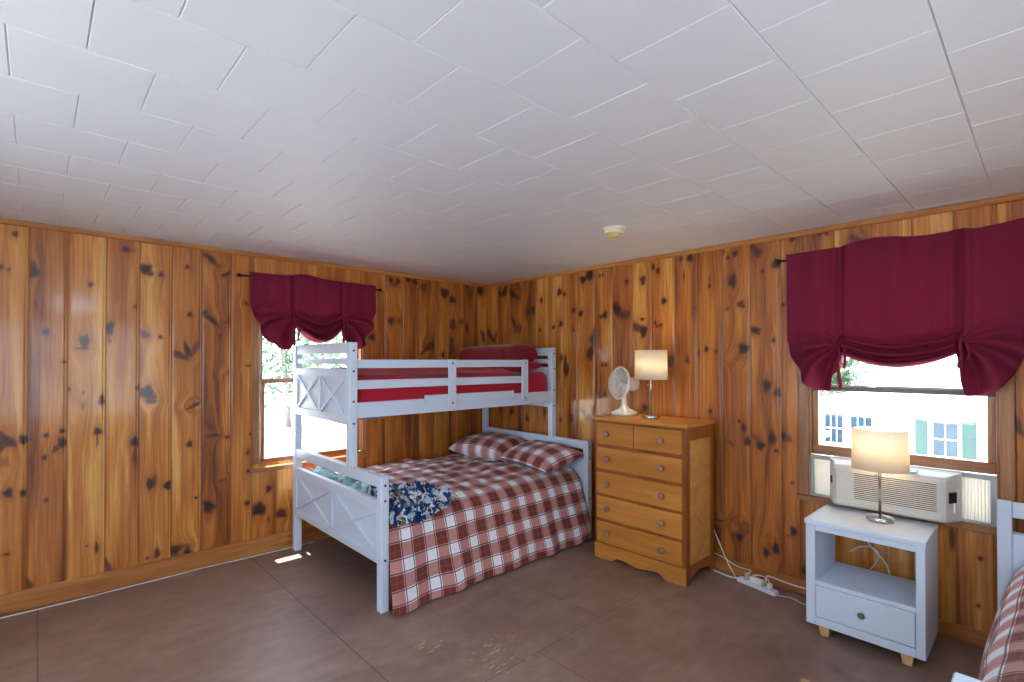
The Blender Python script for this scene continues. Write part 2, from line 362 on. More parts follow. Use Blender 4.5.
# ------------------------------------------------------------------ the room
KNOTS = [('y',-3.715,2.267,.012,.016,0,.8),('y',-3.772,2.06,.009,.016,0,.8),('y',-3.741,2.047,.005,.014,0,.6),('y',-3.629,2.052,.018,.039,0,.9),('y',-3.637,2.096,.011,.025,20,.5),('y',-3.575,1.682,.015,.02,0,1),('y',-3.393,1.628,.02,.038,0,1),('y',-3.402,1.584,.032,.008,0,.6),('y',-3.366,1.998,.01,.015,0,.8),('y',-3.622,1.855,.005,.014,0,.6),('y',-3.268,1.718,.021,.043,10,.9),('y',-3.264,1.641,.006,.031,0,.5),('y',-3.183,2.254,.021,.018,0,.9),('y',-3.467,1.323,.008,.013,0,.8),('y',-3.305,1.246,.014,.027,0,.9),('y',-3.396,1.298,.006,.023,0,.5),('y',-3.489,1.499,.011,.009,0,.7),('y',-3.22,1.926,.005,.006,0,.5),('y',-3.133,1.873,.01,.016,0,.5),('y',-3.431,1.281,.036,.094,-15,.22),('y',-3.669,1.03,.02,.023,0,1),('y',-3.642,1.027,.014,.009,0,.6),('y',-3.746,1.034,.024,.055,-40,.75),('y',-3.771,1.0,.018,.045,20,.7),('y',-3.764,.9,.039,.036,0,.3),('y',-3.735,.718,.017,.024,0,1),('y',-3.669,.706,.015,.018,0,.9),('y',-3.568,.645,.009,.011,0,.8),('y',-3.571,1.044,.01,.013,0,.8),('y',-3.577,.908,.011,.015,0,.8),('y',-3.497,1.065,.012,.013,0,.9),('y',-3.496,.992,.02,.029,0,.95),('y',-3.528,.953,.014,.023,30,.6),('y',-3.324,1.045,.016,.02,0,1),('y',-3.326,.989,.006,.06,0,.5),('y',-3.326,.29,.009,.032,0,.8),('y',-3.373,.316,.005,.006,0,.8),('y',-3.739,.356,.013,.007,0,.8),('y',-3.305,1.239,.013,.016,0,.9),('y',-3.268,.155,.019,.061,-20,.5),('y',-3.641,.146,.016,.046,-20,.45),('y',-3.397,1.214,.008,.039,0,.4),('y',-3.077,2.135,.032,.03,0,.95),('y',-3.05,2.11,.022,.019,20,.6),('y',-2.986,2.108,.013,.02,0,.8),('y',-2.828,2.181,.012,.014,0,.8),('y',-2.812,1.84,.014,.018,0,.85),('y',-2.987,1.671,.012,.012,0,.8),('y',-3.079,1.686,.032,.023,40,.55),('y',-3.064,1.284,.034,.042,-30,1),('y',-3.033,1.254,.023,.023,0,.6),('y',-3.116,1.321,.009,.015,0,.8),('y',-2.682,2.257,.059,.019,45,.75),('y',-2.626,2.213,.011,.013,0,.5),('y',-2.58,2.156,.035,.013,-30,.8),('y',-2.73,1.852,.033,.016,-35,.85),('y',-2.676,1.81,.063,.019,42,.8),('y',-2.62,1.682,.009,.033,0,.6),('y',-2.578,1.798,.038,.01,-40,.4),('y',-2.871,1.544,.051,.02,30,.75),('y',-2.828,1.585,.017,.052,-15,.85),('y',-2.777,1.595,.021,.07,25,.45),('y',-2.783,1.182,.049,.012,-30,.6),('y',-2.595,1.379,.009,.042,0,.4),('y',-2.576,1.41,.034,.01,-50,.3),('y',-2.422,1.468,.024,.009,0,.5),('y',-2.434,1.946,.028,.011,40,.5),('y',-3.129,.957,.02,.027,0,1),('y',-3.127,.862,.012,.076,0,.5),('y',-3.038,.659,.024,.031,0,1),('y',-3.022,.691,.01,.027,20,.6),('y',-2.941,.631,.02,.027,0,.95),('y',-2.81,.906,.014,.02,0,.95),('y',-2.768,.512,.009,.01,0,.8),('y',-2.688,.433,.031,.045,-20,1),('y',-2.657,.951,.048,.012,0,.7),('y',-2.685,1.032,.033,.058,-20,.4),('y',-2.565,.931,.019,.01,0,.7),('y',-2.425,.798,.012,.013,0,.9),('y',-2.418,.654,.012,.011,0,.9),('y',-2.407,.939,.008,.011,0,.8),('y',-2.427,.408,.016,.015,0,.9),('y',-2.61,.609,.023,.01,-20,.5),('y',-2.576,.614,.009,.008,0,.5),('y',-2.615,.465,.009,.033,15,.4),('y',-3.0,.171,.015,.031,0,.8),('y',-2.897,.168,.037,.032,0,.9),('y',-2.821,.134,.021,.028,0,.9),('y',-2.847,.181,.051,.02,0,.4),('y',-3.054,.152,.008,.009,0,.8),('y',-2.617,.076,.065,.017,-10,.8),('y',-2.269,.492,.019,.026,20,.9),('y',-2.343,.342,.046,.043,0,.95),('y',-2.377,.366,.024,.022,0,.6),('y',-2.179,.276,.043,.032,0,.8),('y',-2.268,.245,.008,.04,0,.5),('y',-3.12,.093,.021,.011,0,.6),('y',-2.783,1.181,.035,.014,-30,.4),('y',-3.04,1.225,.032,.015,0,.6),('y',-1.189,2.269,.019,.025,0,.8),('y',-1.114,2.267,.019,.025,0,.8),('y',-1.15,2.232,.048,.025,0,.35),('y',-.999,2.29,.025,.019,0,.9),('y',-.924,2.277,.025,.026,0,.8),('y',-.949,2.221,.035,.108,0,.3),('y',-.823,2.233,.042,.044,-40,.6),('y',-.57,2.202,.05,.045,30,.75),('y',-.473,2.143,.04,.032,0,.9),('y',-.276,2.3,.018,.019,0,.8),('y',-.24,2.221,.043,.071,0,.35),('y',-.103,2.27,.044,.043,0,.85),('y',-1.184,1.882,.028,.029,0,.9),('y',-1.099,1.887,.01,.021,0,.6),('y',-1.142,1.884,.072,.045,0,.25),('y',-1.38,1.724,.027,.028,0,.85),('y',-.464,1.88,.04,.057,0,.6),('y',-.358,1.92,.042,.037,0,.4),('y',-.276,1.855,.024,.042,0,.7),('y',-.744,1.657,.074,.035,-35,.7),('y',-.835,1.59,.052,.013,-40,.5),('y',-.486,1.72,.017,.032,0,.7),('y',-.486,1.629,.04,.069,10,.5),('y',-.589,1.571,.017,.031,0,.6),('y',.055,1.809,.033,.061,-25,.6),('y',.111,1.774,.046,.015,30,.5),('y',-.056,1.78,.025,.072,-20,.5),('x',.291,2.241,.033,.056,30,.8),('x',.405,2.208,.103,.028,35,.8),('x',.207,2.236,.025,.023,0,.7),('x',.647,2.005,.037,.04,0,.9),('x',.717,2.014,.036,.042,0,.9),('x',.826,2.104,.018,.023,0,.8),('x',.808,1.811,.014,.016,0,.8),('x',1.061,2.159,.026,.03,15,.8),('x',1.12,2.133,.019,.015,0,.7),('x',.986,1.829,.017,.018,0,.8),('x',1.08,1.854,.026,.025,0,.9),('x',1.232,1.975,.019,.022,0,.8),('x',1.232,1.792,.015,.017,0,.8),('x',1.319,1.938,.024,.024,0,.9),('x',1.347,2.243,.03,.029,0,.95),('x',1.423,2.282,.035,.052,15,.95),('x',1.531,2.257,.011,.014,0,.7),('x',1.565,2.259,.011,.014,0,.7),('x',1.813,2.173,.015,.016,0,.9),('x',1.542,1.894,.017,.016,0,.8),('x',1.587,1.908,.022,.028,15,.9),('x',1.709,1.952,.037,.064,-35,.9),('x',1.768,1.896,.047,.027,20,.7),('x',1.82,1.899,.031,.035,0,.6),('x',1.46,1.699,.029,.061,8,.85),('x',1.431,1.582,.035,.071,20,.7),('x',1.472,1.77,.014,.033,0,.6),('x',.493,1.839,.054,.054,0,.45),('x',.434,1.897,.02,.082,-25,.7),('x',.528,1.838,.015,.044,10,.7),('x',.056,1.788,.026,.099,-38,.7),('x',.143,1.77,.017,.057,30,.6),('x',1.136,1.462,.019,.099,0,.6),('x',1.145,1.425,.038,.05,0,.7),('x',1.555,1.469,.014,.016,0,.7),('x',1.598,1.469,.014,.016,0,.7),('x',1.538,1.193,.014,.019,0,.8),('x',1.586,1.211,.019,.021,0,.9),('x',1.086,1.537,.019,.025,0,.7),('x',1.209,.978,.022,.034,0,.9),('x',.864,1.009,.021,.056,0,.6),('x',.229,1.006,.025,.062,0,.6),('x',.393,.975,.024,.055,30,.6),('x',1.355,1.033,.018,.058,-35,.6),('x',1.465,1.076,.017,.056,25,.6),('x',1.415,1.002,.041,.024,0,.5),('x',1.574,1.038,.014,.014,0,.7),('x',.627,.925,.022,.032,0,.6),('x',1.91,1.783,.035,.048,-50,.5),('x',1.079,.95,.016,.015,0,.8),('x',1.969,2.168,.022,.034,0,.85),('x',1.973,1.747,.03,.043,0,.9),('x',1.962,1.848,.016,.012,0,.8),('x',2.061,2.263,.016,.023,0,.9),('x',2.106,2.227,.015,.021,0,.9),('x',2.16,1.98,.02,.021,0,.9),('x',2.081,1.813,.01,.017,0,.8),('x',2.097,1.783,.013,.014,0,.8),('x',2.131,1.791,.013,.014,0,.8),('x',2.045,2.332,.021,.014,0,.9),('x',2.303,2.291,.012,.018,0,.8),('x',2.38,2.291,.021,.031,0,.95),('x',2.329,2.159,.007,.054,0,.5),('x',2.412,1.905,.009,.018,0,.7),('x',2.409,1.856,.007,.013,0,.6),('x',2.212,1.5,.034,.046,20,.7),('x',2.356,1.511,.016,.027,0,.85),('x',2.533,2.058,.009,.015,0,.8),('x',2.534,2.112,.007,.043,0,.35),('x',2.505,1.593,.013,.02,0,.85),('x',2.58,1.575,.011,.013,0,.6),('x',2.441,1.561,.009,.022,0,.6),('x',2.717,2.268,.018,.019,0,.9),('x',2.669,2.248,.012,.015,0,.8),('x',2.633,2.292,.011,.021,0,.6),('x',2.7,2.075,.025,.046,0,.9),('x',2.7,2.113,.041,.083,0,.3),('x',2.757,1.907,.024,.021,-30,.7),('x',2.775,1.889,.012,.012,0,.7),('x',2.665,1.879,.012,.011,0,.6),('x',2.78,1.592,.034,.031,0,1),('x',2.729,1.527,.081,.021,-50,.3),('x',2.862,2.266,.054,.025,55,.8),('x',2.843,2.299,.019,.032,0,.7),('x',2.856,1.716,.035,.02,25,.9),('x',2.906,2.12,.011,.014,0,.8),('x',2.974,1.646,.011,.012,0,.8),('x',2.991,2.156,.022,.028,0,.9),('x',2.93,1.336,.026,.04,0,.9),('x',2.935,1.267,.015,.06,0,.3),('x',3.0,1.29,.022,.028,0,.95),('x',3.093,2.306,.016,.017,0,.9),('x',3.039,1.876,.009,.01,0,.7),('x',3.247,2.316,.007,.007,0,.8),('x',3.288,2.314,.01,.011,0,.8),('x',1.985,1.124,.024,.024,0,.9),('x',2.535,1.128,.011,.013,0,.7),('x',2.536,1.137,.011,.011,0,.9),('x',2.599,.348,.06,.008,0,.8),('x',2.588,.26,.034,.063,0,.5),('x',2.745,1.079,.01,.012,0,.7),('x',2.775,1.035,.014,.029,0,.85),('x',2.803,.941,.026,.026,0,1),('x',2.686,.915,.029,.012,40,.6),('x',2.887,.925,.027,.028,20,.9),('x',2.96,.983,.022,.043,0,.9),('x',2.864,.973,.039,.028,30,.4),('x',3.037,1.003,.014,.031,0,.95),('x',3.06,.994,.032,.019,40,.5),('x',2.989,.902,.015,.012,0,.8),('x',2.742,.263,.022,.027,0,1),('x',2.702,.268,.01,.017,0,.7),('x',2.746,.34,.081,.029,30,.3),('x',2.984,.246,.018,.035,0,1),('x',2.922,.203,.017,.028,0,.9),('x',2.951,.241,.055,.052,0,.25),('x',3.093,.39,.016,.023,0,1),('x',3.061,.353,.009,.008,0,.5),('x',3.089,.705,.012,.01,0,.6),('x',3.153,.153,.012,.03,0,.9),('x',3.097,2.306,.014,.015,0,.9),('x',3.25,2.309,.008,.011,0,.8),('x',3.296,2.3,.008,.009,0,.7),('x',3.444,2.232,.027,.029,0,.6),('x',3.429,2.261,.012,.018,0,.8),('x',3.479,2.279,.006,.007,0,.8),('x',3.459,2.229,.018,.014,-30,.8),('x',3.033,1.877,.007,.016,0,.6),('x',2.971,1.644,.011,.014,0,.8),('x',2.997,1.295,.018,.028,0,.9),('x',4.135,1.178,.015,.047,-15,.85),('x',4.129,1.191,.007,.027,0,.6),('x',3.093,.385,.016,.025,0,1),('x',3.884,.539,.017,.058,0,.6),('x',3.994,.466,.01,.011,0,.8),('x',3.983,.214,.008,.009,0,.8),('x',3.821,.279,.005,.005,0,.5),('x',3.148,.151,.009,.015,0,.8)]
def pine_wall(name, axis, plane, sgn, u0, u1, off, pitch, holes, knots, fine=True):
    # boards run vertically; u is the coordinate that grows to the right as seen from inside
    seams = [v for v in (off if isinstance(off, list) else []) if u0 < v < u1]; k = 10**9 if isinstance(off, list) else math.floor((u0-off)/pitch)+1
    while k < 10**8 and off+k*pitch < u1-.02:
        if off+k*pitch > u0+.02: seams.append(off+k*pitch)
        k += 1
    edges = [u0]+seams+[u1]; us = []; dep = []; bid = []; gr = []
    rnd = random.Random(hash(name) % 1000 if False else len(name)*31+int(abs(plane)*10))
    hu = [v for h in holes for v in h[:2]]; hz = sorted([v for h in holes for v in h[2:]])
    for bi in range(len(edges)-1):
        a, b = edges[bi], edges[bi+1]
        pts = [(a, .007 if bi else 0, 1), (a+.0055, 0, .15)]
        n = max(1, int((b-.016-a-.0055)/(.0092 if fine else .05)))
        for i in range(1, n): pts.append((a+.0055+(b-.016-a-.0055)*i/n, 0, 0))
        pts += [(b-.016, 0, .1), (b-.0145, .0022, .75), (b-.013, 0, .1), (b-.0055, 0, .15)]
        for v in hu:
            if a+.006 < v < b-.017: pts.append((v, 0, 0))
        if bi == len(edges)-2: pts.append((b, 0, 1))
        pts.sort()
        for p in pts: us.append(p[0]); dep.append(p[1]); gr.append(p[2]); bid.append(bi)
    nr = int(H/(.0092 if fine else .08)); zs = sorted(set([round(H*i/nr, 5) for i in range(nr+1)]+[v for v in hz]))
    us = np.array(us); dep = np.array(dep); zs = np.array(zs); gr = np.array(gr); bid = np.array(bid)
    NU, NZ = len(us), len(zs); U, Z = np.meshgrid(us, zs, indexing='ij'); D = np.repeat(dep[:, None], NZ, 1)
    kn = np.zeros_like(U); ha = np.zeros_like(U); wp = np.zeros_like(U)
    ub = np.array(edges); bidx = np.repeat(bid[:, None], NZ, 1)
    for (ku, kz, ru, rz, an, d) in knots:
        b = np.searchsorted(ub, ku)-1
        t = math.radians(an); du = U-ku; dz = Z-kz
        a = (du*math.cos(t)-dz*math.sin(t))/max(ru, .006); c = (du*math.sin(t)+dz*math.cos(t))/max(rz, .006)
        ang = np.arctan2(c, a); rr = np.sqrt(a*a+c*c)*(1+.13*np.sin(ang*3+ku*40)+.08*np.sin(ang*5+kz*30))
        same = (bidx == b)
        core = np.clip(1.6-rr*1.05, 0, 1)*same*d
        kn = np.maximum(kn, core)
        ha = np.maximum(ha, np.exp(-(rr/1.9)**2)*.8*d*same)
        rm = max(ru, .012); zm = max(rz, .02)*2.6
        wp -= np.where(same, np.sign(du)*rm*.9*np.exp(-(du/(rm*2.6))**2-(dz/zm)**2)*(1-np.exp(-(du/(.4*rm))**2)), 0)
    tn = np.array([rnd.random() for _ in edges]); tone = tn[bidx]
    if axis == 'y': co = np.stack([U, plane+sgn*D, Z], -1)
    else: co = np.stack([plane+sgn*D, -U, Z], -1)
    idx = np.arange(NU*NZ).reshape(NU, NZ)
    um = (us[:-1]+us[1:])/2; zm = (zs[:-1]+zs[1:])/2; keep = np.ones((NU-1, NZ-1), bool)
    for h in holes: keep &= ~(((um > h[0]) & (um < h[1]))[:, None] & ((zm > h[2]) & (zm < h[3]))[None, :])
    q = np.stack([idx[:-1, :-1], idx[1:, :-1], idx[1:, 1:], idx[:-1, 1:]], -1)[keep]
    me = bpy.data.meshes.new(name); me.vertices.add(NU*NZ); me.vertices.foreach_set('co', co.reshape(-1).astype(np.float32))
    nf = len(q); me.loops.add(nf*4); me.loops.foreach_set('vertex_index', q.reshape(-1).astype(np.int32))
    me.polygons.add(nf); me.polygons.foreach_set('loop_start', (np.arange(nf)*4).astype(np.int32))
    me.update(calc_edges=True)
    for nm, arr in (('wu', U+wp), ('knot', kn), ('halo', ha), ('tone', tone), ('groove', np.repeat(gr[:, None], NZ, 1))):
        at = me.attributes.new(nm, 'FLOAT', 'POINT'); at.data.foreach_set('value', arr.reshape(-1).astype(np.float32))
    me.validate(); me.materials.append(M['pine'])
    o = bpy.data.objects.new(name, me); COL.objects.link(o); return struct(o)

RX, RY = -4.9, -5.6
WL = (-2.345, -1.485, .70, 2.06)      # left window opening (x0,x1,z0,z1)
WR = (3.19, 4.07, .645, 2.06)         # right window opening in u=-y
kl = [k[1:] for k in KNOTS if k[0] == 'y']; kr = [k[1:] for k in KNOTS if k[0] == 'x']
rk = random.Random(3)
def rknots(a, b, n): return [(rk.uniform(a, b), rk.uniform(.1, 2.3), rk.uniform(.008, .02), rk.uniform(.012, .028), rk.uniform(-40, 40), rk.uniform(.7, 1)) for _ in range(n)]
SL = [-4.76, -4.58, -4.40, -4.21, -4.025, -3.84, -3.653, -3.472, -3.283, -3.104, -2.919, -2.734, -2.542, -2.390, -2.211, -2.023, -1.838, -1.658, -1.441, -1.243, -1.057, -.869, -.688, -.508, -.319, -.134]
SR = [.183, .366, .552, .737, .921, 1.105, 1.284, 1.48, 1.672, 1.863, 2.049, 2.253, 2.436, 2.628, 2.824, 3.022, 3.131, 3.330, 3.522, 3.716, 3.897, 4.064, 4.122, 4.29, 4.47, 4.66, 4.85, 5.03, 5.22, 5.41]
pine_wall('wall_left', 'y', 0, 1, RX, 0, SL, .185, [WL], kl+rknots(RX, -3.85, 14))
pine_wall('wall_right', 'x', 0, 1, 0, -RY, SR, .1856, [WR], kr+rknots(4.3, 5.5, 16))
WF = (-4.3, -2.2, .7, 2.05); WB = (1.6, 3.6, .7, 2.05)
pine_wall('wall_front', 'y', RY, -1, RX, 0, -.1, .185, [WF], rknots(RX, 0, 40), False)
pine_wall('wall_back', 'x', RX, -1, 0, -RY, .1, .185, [WB], rknots(0, 5.6, 40), False)
struct(MB().box(RX-.1, .12, RY-.1, .12, -.1, 0).build('floor', M['floor']))
# ceiling: square fibre tiles laid in staggered rows, bevelled edges
c = MB(); P = .3212; PJ = .3145; k0 = -3.737; j0 = -1.165
row = math.floor((RY-k0)/P)
while k0+row*P < 0:
    ya, yb = max(RY, k0+row*P), min(0, k0+(row+1)*P); sh = 0 if row % 2 == 0 else PJ/2
    j = math.floor((RX-j0-sh)/PJ)
    while j0+sh+j*PJ < 0:
        xa, xb = max(RX, j0+sh+j*PJ), min(0, j0+sh+(j+1)*PJ)
        if xb-xa > .01 and yb-ya > .01:
            jx = random.uniform(-.0004, .0004); e = .0031
            o_ = [c.bm.verts.new((x, y, H+.005)) for x, y in ((xa, ya), (xb, ya), (xb, yb), (xa, yb))]
            i_ = [c.bm.verts.new((x, y, H+jx)) for x, y in ((xa+e, ya+e), (xb-e, ya+e), (xb-e, yb-e), (xa+e, yb-e))]
            c.bm.faces.new(i_)
            for q in range(4): c.bm.faces.new((o_[q], o_[(q+1) % 4], i_[(q+1) % 4], i_[q]))
        j += 1
    row += 1
c.box(RX-.1, .1, RY-.1, .1, H+.02, H+.08)
struct(c.build('ceiling', M['ceil'], fixn=False))
# roof overhang outside the left wall
struct(MB().box(RX-.5, .6, .0, .44, H+.22, H+.34, .01).build('trim_1', M['whitens']), 'roof overhang outside the left window')
# crown strips and baseboards
struct(MB().box(RX, 0, -.018, 0, H-.036, H-.001, .004).build('trim_2', M['trimx']))
struct(MB().box(-.018, 0, RY, -.018, H-.036, H-.001, .004).build('trim_3', M['trimy']))
struct(MB().box(RX, 0, -.02, 0, 0, .125, .005).build('baseboard_left', M['trimx']))
struct(MB().box(-.02, 0, RY, -.02, 0, .09, .005).build('baseboard_right', M['trimy']))
struct(MB().box(RX, 0, RY, RY+.02, 0, .1, .005).build('baseboard_front', M['trimx']))
struct(MB().box(RX, RX+.02, RY, 0, 0, .1, .005).build('baseboard_back', M['trimy']))

# ---- windows. T maps (u, d, z): u along the wall, d = distance into the room
TL = lambda u, d, z: (u, -d, z)
TR = lambda u, d, z: (-d, -u, z)
def tb(mb, T, u0, u1, d0, d1, z0, z1, bev=.003):
    a = T(u0, d0, z0); b = T(u1, d1, z1); return mb.box(a[0], b[0], a[1], b[1], a[2], b[2], bev)
def window(n, T, mh, W, zsill, zmeet, zlow, cw):
    u0, u1, z0, z1 = W
    r = thing('window_%d' % n, None, None, T((u0+u1)/2, 0, z0), kind='structure')
    m = MB()
    tb(m, T, u0-cw, u0, .0, .022, z0+.002, z1-.001); tb(m, T, u1, u1+cw, .0, .022, z0+.002, z1-.001)
    tb(m, T, u0-.0, u0+.012, -.10, .012, z0, z1); tb(m, T, u1-.012, u1, -.10, .012, z0, z1)
    m.build('casing', M['casez'], r)
    m = MB(); tb(m, T, u0-cw, u1+cw, .0, .026, z1, z1+cw); tb(m, T, u0-cw-.01, u1+cw+.01, 0, .03, zsill-.035, zsill)
    tb(m, T, u0, u1, -.1, .02, zsill-.02, zsill+.004) ; m.build('sill', mh, r)
    a, b = u0+.012, u1-.012
    # lower sash (room side), upper sash (outside)
    s = thing_part('sash', r)
    m = MB(); tb(m, T, a, b, -.045, -.012, zlow, zlow+.06, .004); 
    ls = m.build('lower_sash', mh, r)
    m = MB(); tb(m, T, a, b, -.045, -.015, zmeet-.018, zmeet+.012, .003); m.build('meeting_rail', M['sashrail'] if n == 2 else mh, ls)
    m = MB(); tb(m, T, a, a+.035, -.044, -.013, zlow+.061, zmeet-.019, .002); tb(m, T, b-.035, b, -.044, -.013, zlow+.061, zmeet-.019, .002); m.build('stile', M['casez'], ls)
    m = MB(); tb(m, T, a+.02, b-.02, -.031, -.028, zlow+.05, zmeet-.01, 0); m.build('pane', M['glass'], ls)
    m = MB(); tb(m, T, a, a+.03, -.085, -.05, zmeet-.01, z1); tb(m, T, b-.03, b, -.085, -.05, zmeet-.01, z1)
    tb(m, T, a, b, -.085, -.05, zmeet-.02, zmeet+.018); tb(m, T, a, b, -.085, -.05, z1-.04, z1)
    us_ = m.build('upper_sash', M['sashrail'], r)
    m = MB(); tb(m, T, a+.02, b-.02, -.07, -.067, zmeet+.01, z1-.03, 0); m.build('pane', M['glass'], us_)
    m = MB(); tb(m, T, a+.30, a+.345, -.022, -.008, zmeet+.01, zmeet+.024, .003); m.build('latch', M['steel'], ls)
    return r
def thing_part(nm, r): return None
window(1, TL, M['casex'], WL, .672, 1.345, .672, .055)
window(2, TR, M['casey'], WR, .645, 1.335, .91, .058)
def added_fill_window(n, T, W):  # windows added out of view behind the camera to brighten the room
    u0, u1, z0, z1 = W; r = thing('window_%d' % n, None, None, T((u0+u1)/2, 0, z0), kind='structure')
    m = MB()
    for a, b, c0, c1 in ((u0-.06, u0, z0-.06, z1+.06), (u1, u1+.06, z0-.06, z1+.06), (u0, u1, z1, z1+.06), (u0, u1, z0-.06, z0), ((u0+u1)/2-.03, (u0+u1)/2+.03, z0, z1)):
        tb(m, T, a, b, -.05, .02, c0, c1)
    m.build('casing', M['casez'], r)
    m = MB(); tb(m, T, u0, u1, -.03, -.027, z0, z1, 0); m.build('pane', M['glass'], r)
added_fill_window(3, lambda u, d, z: (u, RY+d, z), WF)
added_fill_window(4, lambda u, d, z: (RX+d, -u, z), WB)

# added fill lamp, unseen behind the camera, stands in for bounced flash: opal drum
cl = thing('added_fill_lamp', 'round opal fill lamp added out of view behind the camera', 'fill lamp', (-3.24, -4.75, H))
MB().lathe([(0, H-.002), (.10, H-.002), (.10, H-.03), (.06, H-.04), (0, H-.04)], mat=Matrix.Translation((-3.24, -4.75, 0))).build('canopy', M['steel'], cl)
MB().lathe([(.05, H-.035), (.19, H-.05), (.23, H-.10), (.20, H-.15), (.11, H-.18), (0, H-.19)], mat=Matrix.Translation((-3.24, -4.75, 0))).build('glass_shade', emis('fill_lamp_glow', (.50, .73, 1, 1), 14), cl)

# smoke detector
sm = thing('smoke_detector', 'round ivory smoke detector on the white tiled ceiling', 'smoke detector', (-.945, -2.358, H))
T_ = Matrix.Translation((-.945, -2.358, 0))
MB().lathe([(0, H-.001), (.072, H-.001), (.072, H-.008), (.066, H-.012), (0, H-.012)], mat=T_).build('mounting_plate', M['cream'], sm)
MB().lathe([(.062, H-.010), (.062, H-.034), (.058, H-.040), (.046, H-.042), (.046, H-.040), (0, H-.040)], mat=T_).build('housing', M['ivory'], sm)
MB().lathe([(.044, H-.038), (.042, H-.050), (.034, H-.057), (0, H-.060)], mat=T_).build('cover', M['yell'], sm)

# ------------------------------------------------------------------ curtains
def curtain(T, uL, uR, ztop, zo, t1, t2, zt, zsideL, zcen, label, peaks, tail, glabel, rodx):
    r = thing('curtain', label, 'curtain', T((uL+uR)/2, .06, ztop))
    W = t1-uL
    def zb(u):
        if u < t1 or u > t2:
            q = (u-uL)/(t1-uL) if u < t1 else (uR-u)/(uR-t2)   # 0 at outer edge, 1 at tie
            q = min(1, max(0, q))
            return zo-(zo-zsideL)*(1-(1-q)**3.2)
        q = (u-t1)/(t2-t1); sw = math.sin(q*PI)
        return zt-.045-(zt-.045-zcen)*sw**.8
    def top(u): return ztop+sum(a*math.exp(-((u-p)/wd)**2) for p, a, wd in peaks)
    nu, nv = 260, 110
    def f(a, b):
        u = uL+(uR-uL)*a; z1 = top(u); z0 = zb(u)
        # soften the jump at the ties
        e = .018
        for tt in (t1, t2):
            if abs(u-tt) < e:
                s = sstep(-e, e, u-tt); z0 = zb(tt-e)*(1-s)+zb(tt+e)*s
        z = z1+(z0-z1)*b
        d = .066+.006*math.sin(u*31+1)+.008*nz(u*7, z*2)+.004*nz(u*22, z*6)
        d += .004*math.sin(u*64)*sstep(ztop-.25, ztop, z)
        for tt in (t1, t2):
            d -= .018*math.exp(-((u-tt)/.012)**2)*sstep(zt-.2, zt+.1, z)
            d += .010*math.exp(-((abs(u-tt)-.035)/.014)**2)
        if t1 <= u <= t2:
            q = (u-t1)/(t2-t1); sw = math.sin(q*PI)
            zz = zt+.10*(1-sw*.6)
            if z < zz:
                l = (zz-z)/max(.02, zz-z0); fd = math.sin(l*PI*2*3.6+.6*math.sin(q*5)+1.2*nz(u*6, 3))
                d += (.018+.030*sw)*fd*min(1, l*3)+.045*sw*l
        else:
            tt = t1 if u < t1 else t2; dx = (u-tt); dz = z-(zt+.01); rr = math.hypot(dx, dz)
            if z < zt+.13:
                phi = math.atan2(-dz, abs(dx)+1e-4)
                am = min(.05, rr*.30)*(1-.85*sstep(.7, 1, abs(dx)/W))*sstep(zt+.13, zt-.02, z)
                d += am*math.sin(phi*8.5+.8*math.sin(rr*14))+.05*sstep(zt+.05, zsideL, z)*min(1, rr*5)
        return T(u+(.10 if u < t1 else -.02)*(z-zt)*(1 if (u < t1 or u > t2) and z < zt else 0)*sstep(W, 0, abs(u-(t1 if u < t1 else t2))), max(.046, d), z)
    m = MB(); m.grid(nu, nv, f); o = m.build('cloth', M['burg'], r); thick(o, .003)
    # tie ribbons
    for tt, L in ((t1, tail[0]), (t2, tail[1])):
        pts = [T(tt+.004, .05, zt+.05), T(tt+.0, .085, zt-.01), T(tt+.006, .09, zt-.07), T(tt-.004, .085, zt-.13), T(tt+.01, .08, zt-L)]
        MB().tube(spline(pts, 6), .010, 6).build('tie_ribbon', M['burg'], r)
        pts = [T(tt+.004, .06, zt+.03), T(tt+.03, .09, zt-.02), T(tt+.036, .09, zt-.06), T(tt+.028, .085, zt-.05-L*.35)]
        MB().tube(spline(pts, 6), .008, 6).build('tie_ribbon', M['burg'], r)
    g = thing('curtain_rod', glabel, 'curtain rod', T((uL+uR)/2, .05, ztop-.02))
    a, b = rodx
    MB().tube([T(a, .030, ztop-.030), T(b, .030, ztop-.030)], .0065, 10).build('rod', M['dark'], g)
    for e in (a, b):
        MB().lathe([(0, -.016), (.011, -.012), (.016, 0), (.011, .012), (0, .016)], 14, Matrix.Translation(T(e, .030, ztop-.030))).build('finial', M['dark'], g)
        s = .03 if e == a else -.03
        MB().tube([T(e+s, 0, ztop-.030), T(e+s, .030, ztop-.030)], .006, 8).build('bracket', M['dark'], g)
    return r
curtain(TL, -2.434, -1.379, 2.188, 1.95, -2.104, -1.69, 1.855, 1.595, 1.655, 'burgundy tie-up curtain on the narrow window behind the bunk bed',
        [(-2.0, .028, .12), (-1.38, .0, .1)], (.39, .28), 'black curtain rod over the window behind the bunk bed', (-2.50, -1.315))
curtain(TR, 3.081, 4.20, 2.195, 1.635, 3.375, 3.927, 1.60, 1.32, 1.468, 'large burgundy tie-up curtain on the window above the air conditioner',
        [(3.55, .03, .13), (3.93, .012, .03), (4.2, .02, .1)], (.26, .10), 'black curtain rod over the window with the air conditioner', (3.02, 4.26))
